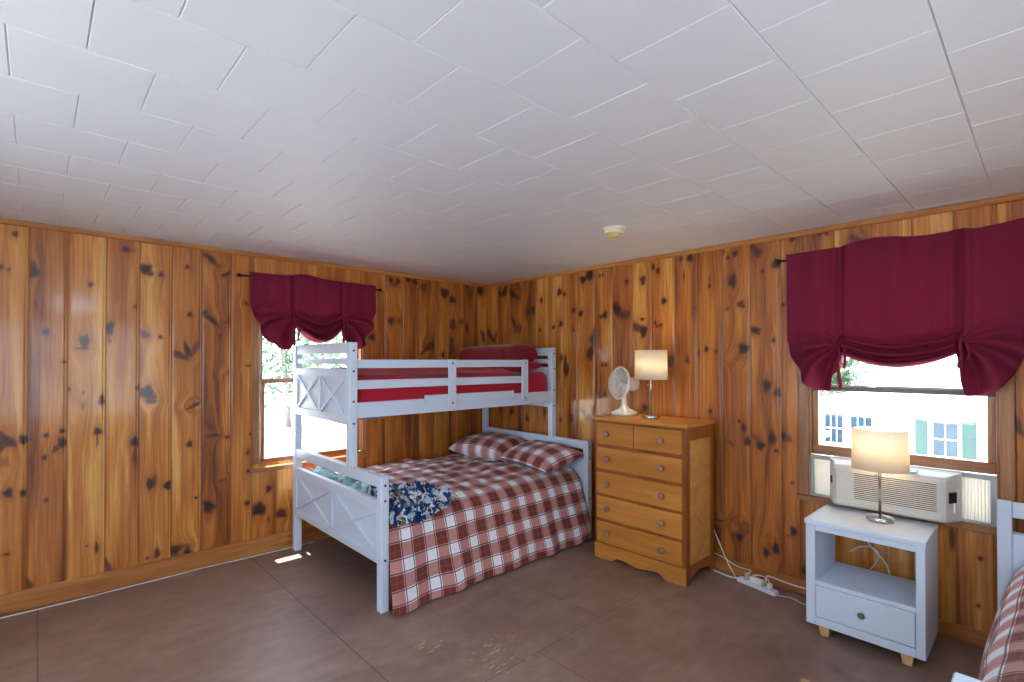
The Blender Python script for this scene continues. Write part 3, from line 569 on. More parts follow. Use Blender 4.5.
# ------------------------------------------------------------------ beds
def bed_frame(name, label, cat, dy, bunk):
    XF, XH = -2.12, -.10; yb, yf = -.098+dy, -1.521+dy; ps = .054
    r = thing(name, label, cat, ((XF+XH)/2, (yb+yf)/2, 0))
    def bolt(x, y, z, par): MB().lathe([(0, -.001), (.0075, -.001), (.0075, .002), (.003, .002), (0, .0)], 12, Matrix.Translation((x, y, z)) @ Matrix.Rotation(PI/2, 4, 'X')).build('bolt', M['bolt'], par)
    def post(x, y, z0, z1): # x,y: outer corner toward (-x or +x),(y)
        o = MB().box(x, x+ps, y, y+ps, z0, z1, .004).build('post', M['white'], r)
        for z in ([.757, .665, .31] if z0 == 0 and z1 < 1 else [1.573, 1.435, 1.235, 1.09]):
            if y < yf+.01 or (bunk and abs(y+1.105) < .02): bolt(x+ps/2, y, z, o)
    # the end frames
    for end, X in ((0, XF), (1, XH-ps)):
        nm = 'footboard' if end == 0 else 'headboard'; fd = .028 if (end == 0 and not bunk) else 0
        if bunk:
            post(X, yb-ps, 0, 1.628)
            post(X, yf, 0, .812)
            post(X, -1.105, .80, 1.628)
        else:
            post(X, yb-ps-fd, 0, .812-fd); post(X, yf, 0, .812-fd)
        ya, yc = yf+ps, yb-ps; xi0, xi1 = X+.013, X+.041
        top = MB().box(X+.006, X+.048, ya, yc, .738-fd, .810-fd, .004).build(nm+'_top_rail', M['white'], r)
        m = MB(); m.box(xi0, xi1, ya, yc, .29, .66, .003); p = m.build(nm+'_panel', M['white'], r)
        m = MB(); fx = -1 if end == 0 else 1; s0, s1 = (X+.000, xi0) if end == 0 else (xi1, xi1+.012)
        m.box(s0, s1+.001*0, ya, yc, .60, .662, .002); m.box(s0, s1, ya, yc, .286, .338, .002)
        m.box(s0, s1, ya, ya+.016, .336, .602, .002); m.box(s0, s1, yc-.02, yc, .336, .602, .002)
        ym = (ya+yc)/2; m.box(s0, s1, ym-.022, ym+.022, .336, .602, .002)
        m.build('frame_moulding', M['white'], p)
        m = MB(); xs = (s0+s1)/2
        for a, b in ((ya+.016, ym-.022), (ym+.022, yc-.02)):
            m.bar((xs, a+.006, .342), (xs, b-.006, .598), .022, .014, (1, 0, 0), .001); m.bar((xs+fx*.0006, b-.006, .342), (xs+fx*.0006, a+.006, .598), .022, .014, (1, 0, 0), .001)
        m.build('cross_moulding', M['white'], p)
        if bunk:
            ya, yc = -1.105+ps, yb-ps
            MB().box(X+.008, X+.046, ya, yc, 1.555, 1.628, .004).build(nm+'_top_rail', M['white'], r)
            MB().box(X+.012, X+.042, ya, yc, 1.482, 1.522, .003).build(nm+'_middle_rail', M['white'], r)
            # upper panel with a slightly bowed top edge
            m = MB(); n = 14; pts = []
            for i in range(n+1):
                q = i/n; pts.append((xi0, ya+(yc-ya)*q, 1.448+.006*math.sin(q*PI)))
            pts += [(xi0, yc, 1.092), (xi0, ya, 1.076)]
            m.prism(pts, (xi1-xi0, 0, 0)); p = m.build(nm+'_panel', M['white'], r)
            m = MB()
            m.box(s0, s1, ya, yc, 1.395, 1.443, .002); m.box(s0, s1, ya, yc, 1.084, 1.14, .002)
            m.box(s0, s1, ya, ya+.03, 1.138, 1.397, .002); m.box(s0, s1, yc-.03, yc, 1.138, 1.397, .002)
            ym = (ya+yc)/2; m.box(s0, s1, ym-.022, ym+.022, 1.138, 1.397, .002); m.build('frame_moulding', M['white'], p)
            m = MB()
            for a, b in ((ya+.03, ym-.022), (ym+.022, yc-.03)):
                m.bar((xs, a+.008, 1.146), (xs, b-.008, 1.390), .020, .014, (1, 0, 0), .001); m.bar((xs+fx*.0006, b-.008, 1.146), (xs+fx*.0006, a+.008, 1.390), .020, .014, (1, 0, 0), .001)
            m.build('cross_moulding', M['white'], p)
    for y in ((yf+.085, yb-.042) if bunk else (yf+.02, yb-.10)): MB().box(XF+ps, XH-ps, y, y+.025, .26, .36, .003).build('side_rail', M['white'], r)
    for i in range(8):
        x = XF+.16+i*.245; MB().box(x, x+.07, yf+.112, yb-.105, .335, .352, .002).build('slat', M['white'], r)
    if bunk:
        for y in (-1.100, yb-.045):
            MB().box(XF+ps-.002, XH-ps+.002, y, y+.03, 1.122, 1.226, .003).build('side_rail', M['white'], r)
        # lap strip on the front side rail
        m = MB(); m.box(-1.545, -.64, -1.110, -1.0995, 1.19, 1.252, .002); m.build('rail_strip', M['white'], r)
        o = MB().box(-1.556, -1.546, -1.112, -1.104, 1.226, 1.25, .002).build('strip_bracket', M['bolt'], r)
        for z0, z1 in ((1.455, 1.514), (1.315, 1.375)):
            MB().box(XF+ps-.004, -.50, -1.098, -1.076, z0, z1, .004).build('guard_rail', M['white'], r)
        for x0, x1 in ((-1.335, -1.262), (-.552, -.478)):
            g = MB().box(x0, x1, -1.122, -1.1105, 1.158, 1.516, .004).build('guard_post', M['white'], r)
            for z in (1.487, 1.185): bolt((x0+x1)/2, -1.122, z, g)
            MB().box(x0+.01, x1-.01, -1.112, -1.097, 1.17, 1.50, .002).build('spacer', M['white'], g)
        for i in range(9):
            x = XF+.13+i*.215; MB().box(x, x+.06, -1.075, yb-.04, 1.135, 1.152, .002).build('slat', M['white'], r)
    return r
bed_frame('bunk_bed', 'white wooden bunk bed, narrow bunk over a wide lower bed, in the corner', 'bunk bed', 0, True)
bed_frame('bed_frame', 'white wooden bed frame beside the nightstand, cut off at the right edge', 'bed', -3.967, False)

# dark mattress base sagging below the upper bunk at its foot
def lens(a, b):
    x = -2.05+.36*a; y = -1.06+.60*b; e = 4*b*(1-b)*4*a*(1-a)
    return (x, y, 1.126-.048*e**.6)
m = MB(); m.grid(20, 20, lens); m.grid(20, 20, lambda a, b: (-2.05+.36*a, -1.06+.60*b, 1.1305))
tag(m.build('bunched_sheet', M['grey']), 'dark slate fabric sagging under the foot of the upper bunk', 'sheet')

def soft_box(x0, x1, y0, y1, z0, z1, rad, wob=.006, pw=None, seg=40):
    # rounded upholstered block made from a cube-sphere style grid; returns MB
    m = MB(); sx, sy, sz = (x1-x0)/2, (y1-y0)/2, (z1-z0)/2; c = Vector(((x0+x1)/2, (y0+y1)/2, (z0+z1)/2))
    rd = min(rad, sx, sy, sz)
    def pt(p):
        q = Vector((max(-sx+rd, min(sx-rd, p.x)), max(-sy+rd, min(sy-rd, p.y)), max(-sz+rd*1, min(sz-rd*1, p.z))))
        d = p-q
        if d.length > 1e-9: d = d.normalized()*rd
        r_ = q+d+c; n = nz(r_.x*3.1, r_.y*3.1, r_.z*5)+.5*nz(r_.x*8, r_.y*8, r_.z*9)
        return r_+(d.normalized() if d.length > 1e-9 else Vector((0, 0, 0)))*n*wob
    for ax in range(3):
        for sg in (-1, 1):
            dims = [sx, sy, sz]; o = [i for i in range(3) if i != ax]
            n0 = max(6, int(dims[o[0]]*seg)); n1 = max(6, int(dims[o[1]]*seg))
            def f(a, b, ax=ax, sg=sg, o=o, dims=dims):
                # cosine spacing concentrates vertices at the rounded edges
                v = [0, 0, 0]; v[ax] = sg*dims[ax]; v[o[0]] = -math.cos(a*PI)*dims[o[0]] ; v[o[1]] = -math.cos(b*PI)*dims[o[1]]
                return pt(Vector(v))
            m.grid(n0, n1, f)
    bmesh.ops.remove_doubles(m.bm, verts=m.bm.verts, dist=.0004)
    return m
tag(soft_box(-2.055, -.152, -1.072, -.115, 1.16, 1.405, .06, .010).build('mattress', M['red']), 'thick mattress in a crimson sheet on the upper bunk', 'mattress')
# rumpled blanket over the mattress
def blanket(a, b):
    x = -2.02+1.5*a; y = -1.05+.88*b; e = min(1, 9*min(a, 1-a)+.15)*min(1, 9*min(b, 1-b)+.1)
    z = 1.406+.036*e+.012*nz(x*4, y*9)*e+.006*nz(x*13, y*20)*e + .010*math.sin(y*38+2*nz(x*2, 3))*e
    return (x, y+.02*nz(x*3, 5), z)
m = MB(); m.grid(70, 60, blanket); m.grid(70, 60, lambda a, b: (lambda p: (p[0], p[1], 1.400))(blanket(a, b)))
tag(m.build('blanket', M['red']), 'rumpled crimson blanket spread over the upper bunk mattress', 'blanket')

def pillow(name, mat, c, L, W, Tk, rot, label, cat='pillow', group=None, boxy=2.4, uvs=(0, 0), seedv=0.0, droop=0):
    m = MB()
    R = Euler(rot).to_matrix()
    def f(a, b, sg):
        u, v = 2*a-1, 2*b-1
        u = math.sin(u*PI/2); v = math.sin(v*PI/2)
        px = L/2*u*(1-.07*(1-v*v)*abs(u)**3); py = W/2*v*(1-.09*(1-u*u)*abs(v)**3)
        h = ((1-abs(u)**boxy)*(1-abs(v)**boxy))
        h = max(0, h)**(.48 if boxy < 4 else .34)
        z = sg*Tk/2*h*(1+.10*nz(u*1.6+seedv, v*1.6, sg)) + .006*nz(u*4+seedv, v*4, sg)*h + .012*nz(px*4+seedv, py*4)
        z -= droop*(u*u)
        return Vector(c)+R@Vector((px, py, z))
    uf = lambda a, b: (L/2*math.sin((2*a-1)*PI/2)+uvs[0], W/2*math.sin((2*b-1)*PI/2)+uvs[1])
    for sg in (1, -1): m.grid(34, 28, lambda a, b: f(a, b, sg), uf)
    bmesh.ops.remove_doubles(m.bm, verts=m.bm.verts, dist=.0003)
    o = m.build(name, mat)
    return tag(o, label, cat, group)
pillow('pillow', M['redd'], (-.47, -.70, 1.560), .44, .62, .19, (0, math.radians(-3), math.radians(2)), 'dark red pillow lying on top of the upper bunk stack', boxy=9, group='red pillows on the upper bunk', seedv=2)
pillow('pillow', M['red'], (-.50, -.64, 1.450), .62, .74, .13, (0, math.radians(-2), 0), 'crimson pillow underneath the dark red one on the upper bunk', boxy=4, group='red pillows on the upper bunk', seedv=5)

# ---- plaid bedspreads: cross section runs from the wall side over the top and down to the floor
def bedspread(name, label, x0, x1, yw, ye, yfl, ztop, flip=1, both=False, seed=0.0, foot_in=0.0, ph=(0, 0)):
    # yw wall-side edge of the top, ye where the top starts to roll over, yfl floor hem; flip=-1 mirrors to +y
    prof = []; R = .17; sg = -1 if yfl < yw else 1
    for i in range(12): prof.append((yw, .22+(ztop-.22)*i/12, 0))
    n1 = 60; top = abs(ye-yw)
    for i in range(n1+1): prof.append((yw+sg*top*i/n1, ztop, 0))
    for i in range(1, 15):
        t = PI/2*.86*i/14; prof.append((ye+sg*R*math.sin(t), ztop-R*(1-math.cos(t)), 0))
    ly, lz = prof[-1][:2]
    for i in range(1, 41): q = i/40; prof.append((ly+(yfl-ly)*(q**.9), lz+(.012-lz)*q, q))
    s = [0]
    for a, b in zip(prof[:-1], prof[1:]): s.append(s[-1]+math.hypot(b[0]-a[0], b[1]-a[1]))
    SW = s[12]; Ls = s[-1]; nv = len(prof)-1; nu = 190
    m = MB()
    V = []; UV = []
    for i in range(nu+1):
        a = i/nu; x = x0+(x1-x0)*a; row = []; ru = []
        for j, (y, z, q) in enumerate(prof):
            tz = 0
            on = 1-sstep(top*.85, top+R*1.5, s[j]-SW)
            if j < 12: on = 0
            tz += on*(.020*nz(x*2.2+seed, y*2.2)+.018*nz(x*6, y*7+seed)+.012*nz(x*14+seed, y*17)+.012*sstep(.0, .5, 1-a)*nz(x*9, y*13))
            tz += on*.03*math.sin(PI*min(1, max(0, abs(y-yw))/top))*(1-.3*a)
            edge = sstep(0, .05, a)*sstep(0, .03, 1-a)
            tz -= (1-edge)*.05*(1 if on > .5 else 0)
            # drape folds
            dr = sstep(top+R*.6, Ls-SW, s[j]-SW)
            fold = .028*nz(x*3.0+seed, 2.0)+.018*math.sin(x*15+2.2*nz(x*1.5, seed))+.008*nz(x*11+seed, q*2)
            yy = y+sg*(fold*dr + .006*nz(x*7, z*9+seed)*(1-on))
            zz = z+tz
            # long edge fall-in at the head corner
            xx = x+.012*nz(y*3, z*5+seed)*dr-.045*dr*(1-a)**9
            yy -= sg*-.02*dr*(1-a)**6
            hem = .010*nz(x*5+seed, 7.7)+.006*nz(x*19, 3.3)
            zz += max(-.002, hem)*dr**3
            # shallower drape radius toward the head: the roll starts farther from the edge
            yy -= sg*.05*a*(1-dr)*sstep(top*.6, top+R, s[j]-SW)
            row.append(m.bm.verts.new((xx, yy, max(.006, zz)))); ru.append((x+ph[0], s[j]+ph[1]+.004*nz(x*5, s[j]*5)))
        V.append(row); UV.append(ru)
    m.uv = m.bm.loops.layers.uv.new('UVMap')
    for i in range(nu):
        for j in range(nv):
            f = m.bm.faces.new((V[i][j], V[i+1][j], V[i+1][j+1], V[i][j+1])); f.smooth = True
            for lp, (p, q) in zip(f.loops, ((i, j), (i+1, j), (i+1, j+1), (i, j+1))): lp[m.uv].uv = UV[p][q]
    o = m.build(name, M['plaid']); thick(o, .008, -1); return tag(o, label, 'bedspread')
bedspread('bedspread', 'brick red and white plaid bedspread hanging to the floor on the bunk bed', -2.055, -.165, -.065, -1.34, -1.60, .565, seed=1.0, ph=(.0, .0))
bedspread('bedspread', 'brick red and white plaid bedspread on the bed beside the nightstand', -2.055, -.17, -5.40, -4.24, -4.035, .575, seed=6.0)
pillow('pillow', M['plaid'], (-.40, -.50, .682), .44, .70, .21, (0, math.radians(-12), math.radians(7)), 'plaid pillow on the lower bunk bed, nearest the corner', group='plaid pillows on the lower bed', seedv=1, boxy=2.6)
pillow('pillow', M['plaid'], (-.37, -1.15, .668), .46, .66, .18, (math.radians(3), math.radians(-14), math.radians(-5)), 'plaid pillow on the lower bunk bed, nearest the dresser', group='plaid pillows on the lower bed', uvs=(.05, .06), seedv=9, boxy=2.6)

# crumpled printed cloth at the foot of the lower bed
def print_mat():
    t = NT('blue_print_cloth'); p = t.obj()
    v = t.n('ShaderNodeTexVoronoi'); v.inputs['Scale'].default_value = 26; dn = t.n('ShaderNodeTexNoise'); dn.inputs['Scale'].default_value = 16; t.l(p, dn.inputs['Vector']); va = t.n('ShaderNodeVectorMath', operation='MULTIPLY_ADD'); t.l(dn.outputs['Color'], va.inputs[0]); va.inputs[1].default_value = (.16, .16, .16); t.l(t.mapv(p, (1.3, .5, 1)), va.inputs[2]); t.l(va.outputs[0], v.inputs['Vector'])
    r = t.xyz(v.outputs['Color'])[0]
    nd = t.n('ShaderNodeValToRGB'); nd.color_ramp.interpolation = 'CONSTANT'; t.l(r, nd.inputs[0]); e = nd.color_ramp.elements
    cols = [(0, hexlin(30, 52, 112)), (.22, hexlin(214, 220, 226)), (.42, hexlin(40, 74, 128)), (.55, hexlin(92, 110, 96)), (.63, hexlin(176, 202, 214)), (.78, hexlin(34, 46, 80)), (.9, hexlin(190, 150, 126))]
    while len(e) < len(cols): e.new(.5)
    for a, (q, c) in zip(e, cols): a.position = q; a.color = c
    lt = t.ramp(t.noise(p, 14, 3), [(.4, hexlin(208, 230, 232)), (.55, hexlin(150, 202, 204)), (.62, hexlin(120, 176, 180))])
    y = t.xyz(p)[1]
    t.set(col=t.mix(t.step(y, -1.25, -1.15), nd.outputs[0], lt), rough=.85, spec=.2); t.bump(t.noise(p, 90, 3), .4, .004); return t.m
M['print'] = print_mat()
def crump(a, b):
    y = -1.52+1.30*b; q = min(1, b*6+.15)*min(1, (1-b)*8+.1)
    wv = (.14 if y > -1.2 else .14+.36*sstep(-1.2, -1.34, y))*(1-.6*sstep(-1.44, -1.53, y))
    x = -2.045+wv*a*(1+.12*nz(b*9, 1))
    e = (math.sin(PI*min(1, a+.12)))**.7
    z = .592+.035*e*q+.075*abs(nz(x*13, y*12, 1))*e+.06*abs(nz(x*24, y*22, 4))*e
    z -= .12*sstep(-1.40, -1.54, y)
    return (x, y, z)
m = MB(); m.grid(46, 150, crump)
o = tag(m.build('crumpled_blanket', M['print']), 'crumpled navy, teal and white printed cloth at the foot of the lower bed', 'blanket'); thick(o, .008, 1)
m = MB()
rs = random.Random(5)
for i in range(90):
    b = rs.uniform(.02, .22); a = rs.uniform(.1, 1.0); p = Vector(crump(a, b)); d = Vector((rs.uniform(-1, 1), rs.uniform(-1, 1), 0)).normalized(); L = rs.uniform(.05, .10)
    m.tube(spline([p, p+d*L*.3+Vector((0, 0, rs.uniform(.02, .055))), p+d*L*.8+Vector((0, 0, .018)), p+d*L+Vector((0, 0, .002))], 4), rs.uniform(.005, .011), 5)
m.build('fringe_tie', M['print'], o)

# ------------------------------------------------------------------ dresser
dr = thing('dresser', 'honey maple five-row dresser with round knobs, standing against the right wall', 'dresser', (-.25, -2.21, 0))
x0, x1, ya, yb = -.462, -.062, -2.588, -1.834
MB().box(x0-.02, x1+.005, ya-.012, yb+.012, 1.053, 1.078, .006, seg=2).build('top', M['dres'], dr)
# side: stiles, rails and a recessed panel
for y in (ya, yb-.02):
    m = MB(); m.box(x0, x0+.05, y, y+.02, .0, 1.053, .002); m.box(x1-.045, x1, y, y+.02, 0, 1.053, .002)
    m.box(x0+.05, x1-.045, y, y+.02, .965, 1.053, .002)
    # arched bottom rail
    pts = [(x0+.05, y, .125)]+[(x0+.05, y, .035)]
    for i in range(13):
        q = i/12; pts.append((x0+.05+(x1-.045-x0-.05)*q, y, .035+.035*math.sin(q*PI)))
    pts += [(x1-.045, y, .125)]
    m.prism(pts, (0, .02, 0)); sd_ = m.build('side_frame', M['dresf'], dr)
    MB().box(x0+.045, x1-.04, y+.006, y+.014, .12, .97, 0).build('side_panel', M['dresp'], dr)
m = MB(); m.box(x0+.004, x0+.03, ya+.02, ya+.038, .10, 1.05); m.box(x0+.004, x0+.03, yb-.03, yb-.02, .10, 1.05)
rows = [(.872, 1.036), (.684, .848), (.494, .662), (.306, .476), (.124, .288)]
zs_ = [1.053]+[v for r_ in rows for v in (r_[1], r_[0])]+[.115]
for i in range(0, len(zs_)-1, 2): m.box(x0+.002, x0+.03, ya+.02, yb-.02, zs_[i+1] if zs_[i+1] < zs_[i] else zs_[i], zs_[i], .0015)
m.box(x0+.004, x0+.03, -2.190, -2.178, .870, 1.04); m.build('face_frame', M['dresf'], dr)
MB().box(x1-.012, x1-.004, ya+.02, yb-.02, .06, 1.05).build('back_panel', M['dresf'], dr)
# scalloped plinth
pts = [(x0-.008, ya, .118), (x0-.008, ya, 0), (x0-.008, ya+.15, 0)]
n = 40
for i in range(1, n):
    q = i/n; y = ya+.15+(yb-ya-.30)*q; e = min(q, 1-q)
    z = .034*sstep(0, .13, e)-.018*sstep(.20, .5, e)
    pts.append((x0-.008, y, z))
pts += [(x0-.008, yb-.15, 0), (x0-.008, yb, 0), (x0-.008, yb, .118)]
MB().prism(pts, (.022, 0, 0)).build('plinth', M['dres'], dr)
def drawer(y0, y1, z0, z1, knobs):
    d = MB().box(x0-.009, x0+.26, y0, y1, z0+.001, z1-.001, .004, seg=2).build('drawer', M['dres'], dr)
    for ky in knobs:
        mt = Matrix.Translation((x0-.009, ky, (z0+z1)/2)) @ Matrix.Rotation(-PI/2, 4, 'Y')
        MB().lathe([(0, 0), (.012, 0), (.009, .006), (.007, .012), (.017, .017), (.0225, .023), (.022, .030), (.015, .034), (.006, .032), (0, .031)], 20, mt).build('knob', M['knob'], d)
L_, R_ = yb-.022, ya+.030
for i, (z0, z1) in enumerate(rows):
    if i == 0: drawer(-2.180, L_, z0, z1, [-1.960]); drawer(R_, -2.188, z0, z1, [-2.414])
    else: drawer(R_, L_, z0, z1, [-1.963, -2.418])

# ------------------------------------------------------------------ table lamps
def shade_mat(nm, col):
    t = NT(nm); fn = t.noise(t.mapv(t.obj(), (200, 200, 200)), 1, 2)
    t.set(col=t.mix(fn, tuple(v*.95 for v in col[:3])+(1,), col), rough=.9, spec=.1)
    tr = t.n('ShaderNodeBsdfTranslucent'); tr.inputs[0].default_value = col
    mx = t.n('ShaderNodeMixShader'); mx.inputs[0].default_value = .6
    t.l(t.b.outputs[0], mx.inputs[1]); t.l(tr.outputs[0], mx.inputs[2]); t.l(mx.outputs[0], t.out.inputs[0]); return t.m
M['shade'] = shade_mat('linen_shade', hexlin(250, 243, 228))
def lamp(label, x, y, z, power, col, sh=(.125, .113), zs=(.288, .508), oval=1.0, grp=None, rz=0):
    r = thing('table_lamp', label, 'lamp', (x, y, z)); T_ = Matrix.Translation((x, y, z)) @ Matrix.Rotation(rz, 4, 'Z') @ Matrix.Diagonal((1/oval, oval, 1, 1))
    MB().lathe([(0, .0), (.060, 0), (.062, .003), (.062, .019), (.059, .022), (.018, .024), (.008, .028), (0, .028)], 36, T_).build('base', M['steel'], r)
    MB().tube([(x, y, z+.024), (x, y, z+zs[1]-.06)], .0075, 12).build('pole', M['steel'], r)
    s = MB().lathe([(sh[0], zs[0]), (sh[0]*.98, (zs[0]+zs[1])/2), (sh[0]*.96, zs[1])], 48, T_).build('lamp_shade', M['shade'], r); thick(s, .0015)
    m = MB()
    for k in range(3):
        a = k*2*PI/3+.4; m.tube([(x, y, z+zs[1]-.03), (x+sh[0]*.95*math.cos(a), y+sh[0]*.95*math.sin(a), z+zs[1]-.012)], .0015, 5)
    m.build('spider', M['steel'], s)
    MB().lathe([(0, .37), (.014, .37), (.014, .395), (.022, .41), (.030, .435), (.026, .46), (.012, .474), (0, .476)], 20, Matrix.Translation((x, y, z))).build('bulb', emis('bulb_'+str(len(bpy.data.materials)), col, 6), r)
    MB().tube([(x-.018, y+.012, z+.40), (x-.02, y+.014, z+.25)], .0012, 5).build('pull_chain', M['steel'], r)
    MB().lathe([(0, -.008), (.005, -.005), (.005, .004), (0, .007)], 8, Matrix.Translation((x-.02, y+.014, z+.245))).build('pull_knob', M['steel'], r)
    ld = bpy.data.lights.new('bulb_light', 'POINT'); ld.energy = power; ld.color = col[:3]; ld.shadow_soft_size = .034
    lo = bpy.data.objects.new('bulb_light', ld); COL.objects.link(lo); lo.parent = r; lo.location = (0, 0, .425)
    # let the light leave the bulb: the lamp sphere sits around the modelled bulb
    return r
lamp('small table lamp with a white drum shade on the dresser', -.285, -2.215, 1.079, 9, (1, .80, .50, 1), (.119, .12), (.288, .505))
lamp('table lamp with an oval beige shade on the nightstand', -.262, -3.610, .632, 7, (1, .66, .36, 1), (.125, .125), (.282, .500), 1.04, rz=math.radians(0))

# ------------------------------------------------------------------ fan
fn = thing('desk_fan', 'small cream desk fan on the dresser beside the lamp', 'fan', (-.19, -1.915, 1.079))
fx, fy, fz = -.19, -1.915, 1.079
m = MB()
def pyr(a, b):
    return None
bs = [(0.095, .082, 0), (.095, .082, .016), (.080, .066, .026), (.042, .036, .046), (.024, .021, .07), (.021, .019, .12), (.022, .020, .17)]
rings = []
for (sx, sy, z) in bs:
    ring = []
    for k in range(28):
        t = 2*PI*k/28; pw = .45 if z < .03 else (.7 if z < .05 else 1)
        cx = math.copysign(abs(math.cos(t))**pw, math.cos(t)); cy = math.copysign(abs(math.sin(t))**pw, math.sin(t))
        ring.append(m.bm.verts.new((fx+cx*sx, fy+cy*sy, fz+z)))
    rings.append(ring)
for a, b in zip(rings[:-1], rings[1:]):
    for k in range(28): f = m.bm.faces.new((a[k], a[(k+1) % 28], b[(k+1) % 28], b[k])); f.smooth = True
m.bm.faces.new(rings[0][::-1]); m.bm.faces.new(rings[-1]); m.build('stand', M['cream'], fn)
axd = Vector((-.93, .33, .10)).normalized(); rot = axd.to_track_quat('Z', 'Y').to_matrix().to_4x4()
FT = Matrix.Translation((fx, fy-.008, fz+.246)) @ rot
mo = MB().lathe([(0, -.118), (.03, -.117), (.050, -.106), (.057, -.08), (.052, .0), (.046, .018), (.02, .022), (0, .022)], 28, FT).build('motor_housing', M['cream'], fn)
MB().tube([(fx, fy, fz+.165), (fx, fy, fz+.225)], .022, 14).build('neck', M['cream'], fn)
MB().lathe([(0, -.094), (.009, -.094), (.011, -.084), (0, -.084)], 12, Matrix.Translation((fx, fy, fz+.30)) @ rot @ Matrix.Translation((0, 0, .06))).build('oscillator_knob', M['cream'], mo)
m = MB()
RC = .127
def P3(r, t, h): return FT @ Vector((r*math.cos(t), r*math.sin(t), h))
def ringt(r, h, rad): m.tube([P3(r, 2*PI*k/44, h) for k in range(44)], rad, 6, ring=True)
ringt(RC, .055, .006); ringt(RC-.004, .064, .003); ringt(RC-.004, .046, .003)
for r, h in ((.105, .086), (.075, .098), (.045, .104)): ringt(r, h, .0012)
ringt(.10, .024, .0012)
for k in range(44):
    t = 2*PI*k/44
    m.tube([P3(.028, t, .104), P3(.07, t, .100), P3(.108, t, .084), P3(RC-.004, t, .060)], .0023, 4)
    if k % 2 == 0: m.tube([P3(.045, t, .018), P3(.09, t, .020), P3(RC-.006, t, .048)], .0013, 4)
cg = m.build('cage', M['cream'], fn)
MB().lathe([(0, .108), (.022, .107), (.029, .103), (.029, .099), (0, .099)], 24, FT).build('cage_badge', M['cream'], cg)
m = MB()
for k in range(4):
    a0 = k*PI/2
    m.grid(12, 8, lambda a, b: P3(.02+.092*b, a0+(.95*a-.1)*(.55+.45*math.sin(PI*min(1, b*.9+.25))), .045+.022*(a-.5)))
o = m.build('blades', M['fanblade'], fn); thick(o, .0015)
MB().lathe([(0, .068), (.018, .066), (.022, .055), (.022, .03), (0, .03)], 20, FT).build('hub', M['cream'], o)

# ------------------------------------------------------------------ nightstand
ns = thing('nightstand', 'white nightstand with an open shelf and one drawer, under the window', 'nightstand', (-.295, -3.5725, 0))
nx0, nx1, nyL, nyR = -.492, -.10, -3.312, -3.833
MB().box(nx0-.008, nx1, nyR-.004, nyL+.004, .603, .630, .004, seg=2).build('top', M['whitens'], ns)
m = MB()
m.box(nx0, nx1, nyL-.046, nyL, .055, .603, .003); m.box(nx0, nx1, nyR, nyR+.038, .055, .603, .003)
m.box(nx0+.002, nx1, nyR+.038, nyL-.046, .57, .603, .002); m.box(nx0+.001, nx1, nyR+.038, nyL-.046, .055, .100, .002)
m.box(nx1-.014, nx1-.004, nyR+.038, nyL-.046, .10, .29, 0)
m.build('body', M['whitens'], ns)
MB().box(nx0+.004, nx1, nyR+.038, nyL-.046, .275, .297, .002).build('shelf', M['whitens'], ns)
d = MB().box(nx0-.002, nx0+.32, nyR+.041, nyL-.049, .104, .272, .003).build('drawer', M['whitens'], ns)
MB().lathe([(0, 0), (.007, 0), (.006, .010), (.014, .016), (.0175, .022), (.012, .028), (0, .029)], 10, Matrix.Translation((nx0-.002, -3.575, .188)) @ Matrix.Rotation(-PI/2, 4, 'Y'), smooth=False).build('knob', M['nsknob'], d)
for x in (nx0+.035, nx1-.04):
    for y in (nyL-.085, nyR+.075):
        m = MB(); vs = []
        for z, s in ((.055, .027), (0, .019)): vs.append([m.bm.verts.new((x+a*s, y+b*s, z)) for a, b in ((-1, -1), (1, -1), (1, 1), (-1, 1))])
        m.bm.faces.new(vs[0]); m.bm.faces.new(vs[1][::-1])
        for k in range(4): m.bm.faces.new((vs[0][k], vs[0][(k+1) % 4], vs[1][(k+1) % 4], vs[1][k]))
        bmesh.ops.bevel(m.bm, geom=list(m.bm.edges), offset=.002, segments=1, affect='EDGES')
        m.build('leg', M['leg'], ns)

# ------------------------------------------------------------------ air conditioner in the window
ac = thing('air_conditioner', 'beige window air conditioner with louvred grille under the raised sash', 'air conditioner', (-.05, -3.62, .655))
aL, aR, az0, az1, axf = -3.315, -3.925, .658, .905, -.19
def acprof(dx, z0, z1): # plan outline: body with chamfered ends, at inset dx
    return [(.06, aL, 0), (-.045, aL, 0), (-.075, aL-.012, 0), (axf+dx+.014, aL-.048, 0), (axf+dx, aL-.07, 0), (axf+dx, aR+.07, 0), (axf+dx+.014, aR+.048, 0), (-.075, aR+.010, 0), (-.045, aR, 0), (.06, aR, 0)]
m = MB(); lay = []
for z, dx in ((az0, .02), (az0+.012, .0), (az1-.055, .0), (az1-.030, .006), (az1-.012, .022), (az1, .05)):
    lay.append([m.bm.verts.new((p[0], p[1], z)) for p in acprof(dx, 0, 0)])
for a, b in zip(lay[:-1], lay[1:]):
    for k in range(10): m.bm.faces.new((a[k], a[(k+1) % 10], b[(k+1) % 10], b[k]))
m.bm.faces.new(lay[0][::-1]); m.bm.faces.new(lay[-1]); m.build('housing', M['acb'], ac)
gy0, gy1, gz0, gz1 = -3.845, -3.470, .712, .862
g = MB().box(axf-.0025, axf+.004, gy0, gy1, gz0, gz1, 0).build('grille', M['acd'], ac)
m = MB()
nl = 14
for i in range(nl+1):
    z = gz0+(gz1-gz0)*i/nl; m.bar((axf-.005, gy0, z), (axf-.005, gy1, z), .0056, .005, (-1, 0, .5), .0006)
for y in (gy0, gy1): m.box(axf-.007, axf, y-.004, y+.004, gz0-.004, gz1+.004, .001)
m.build('louvre', M['acb'], g)
m = MB()
for i in range(nl+1):
    z = gz0+(gz1-gz0)*i/nl; m.box(axf-.002, axf+.002, gy1+.006, aL-.075, z-.0035, z+.0025, .0008)
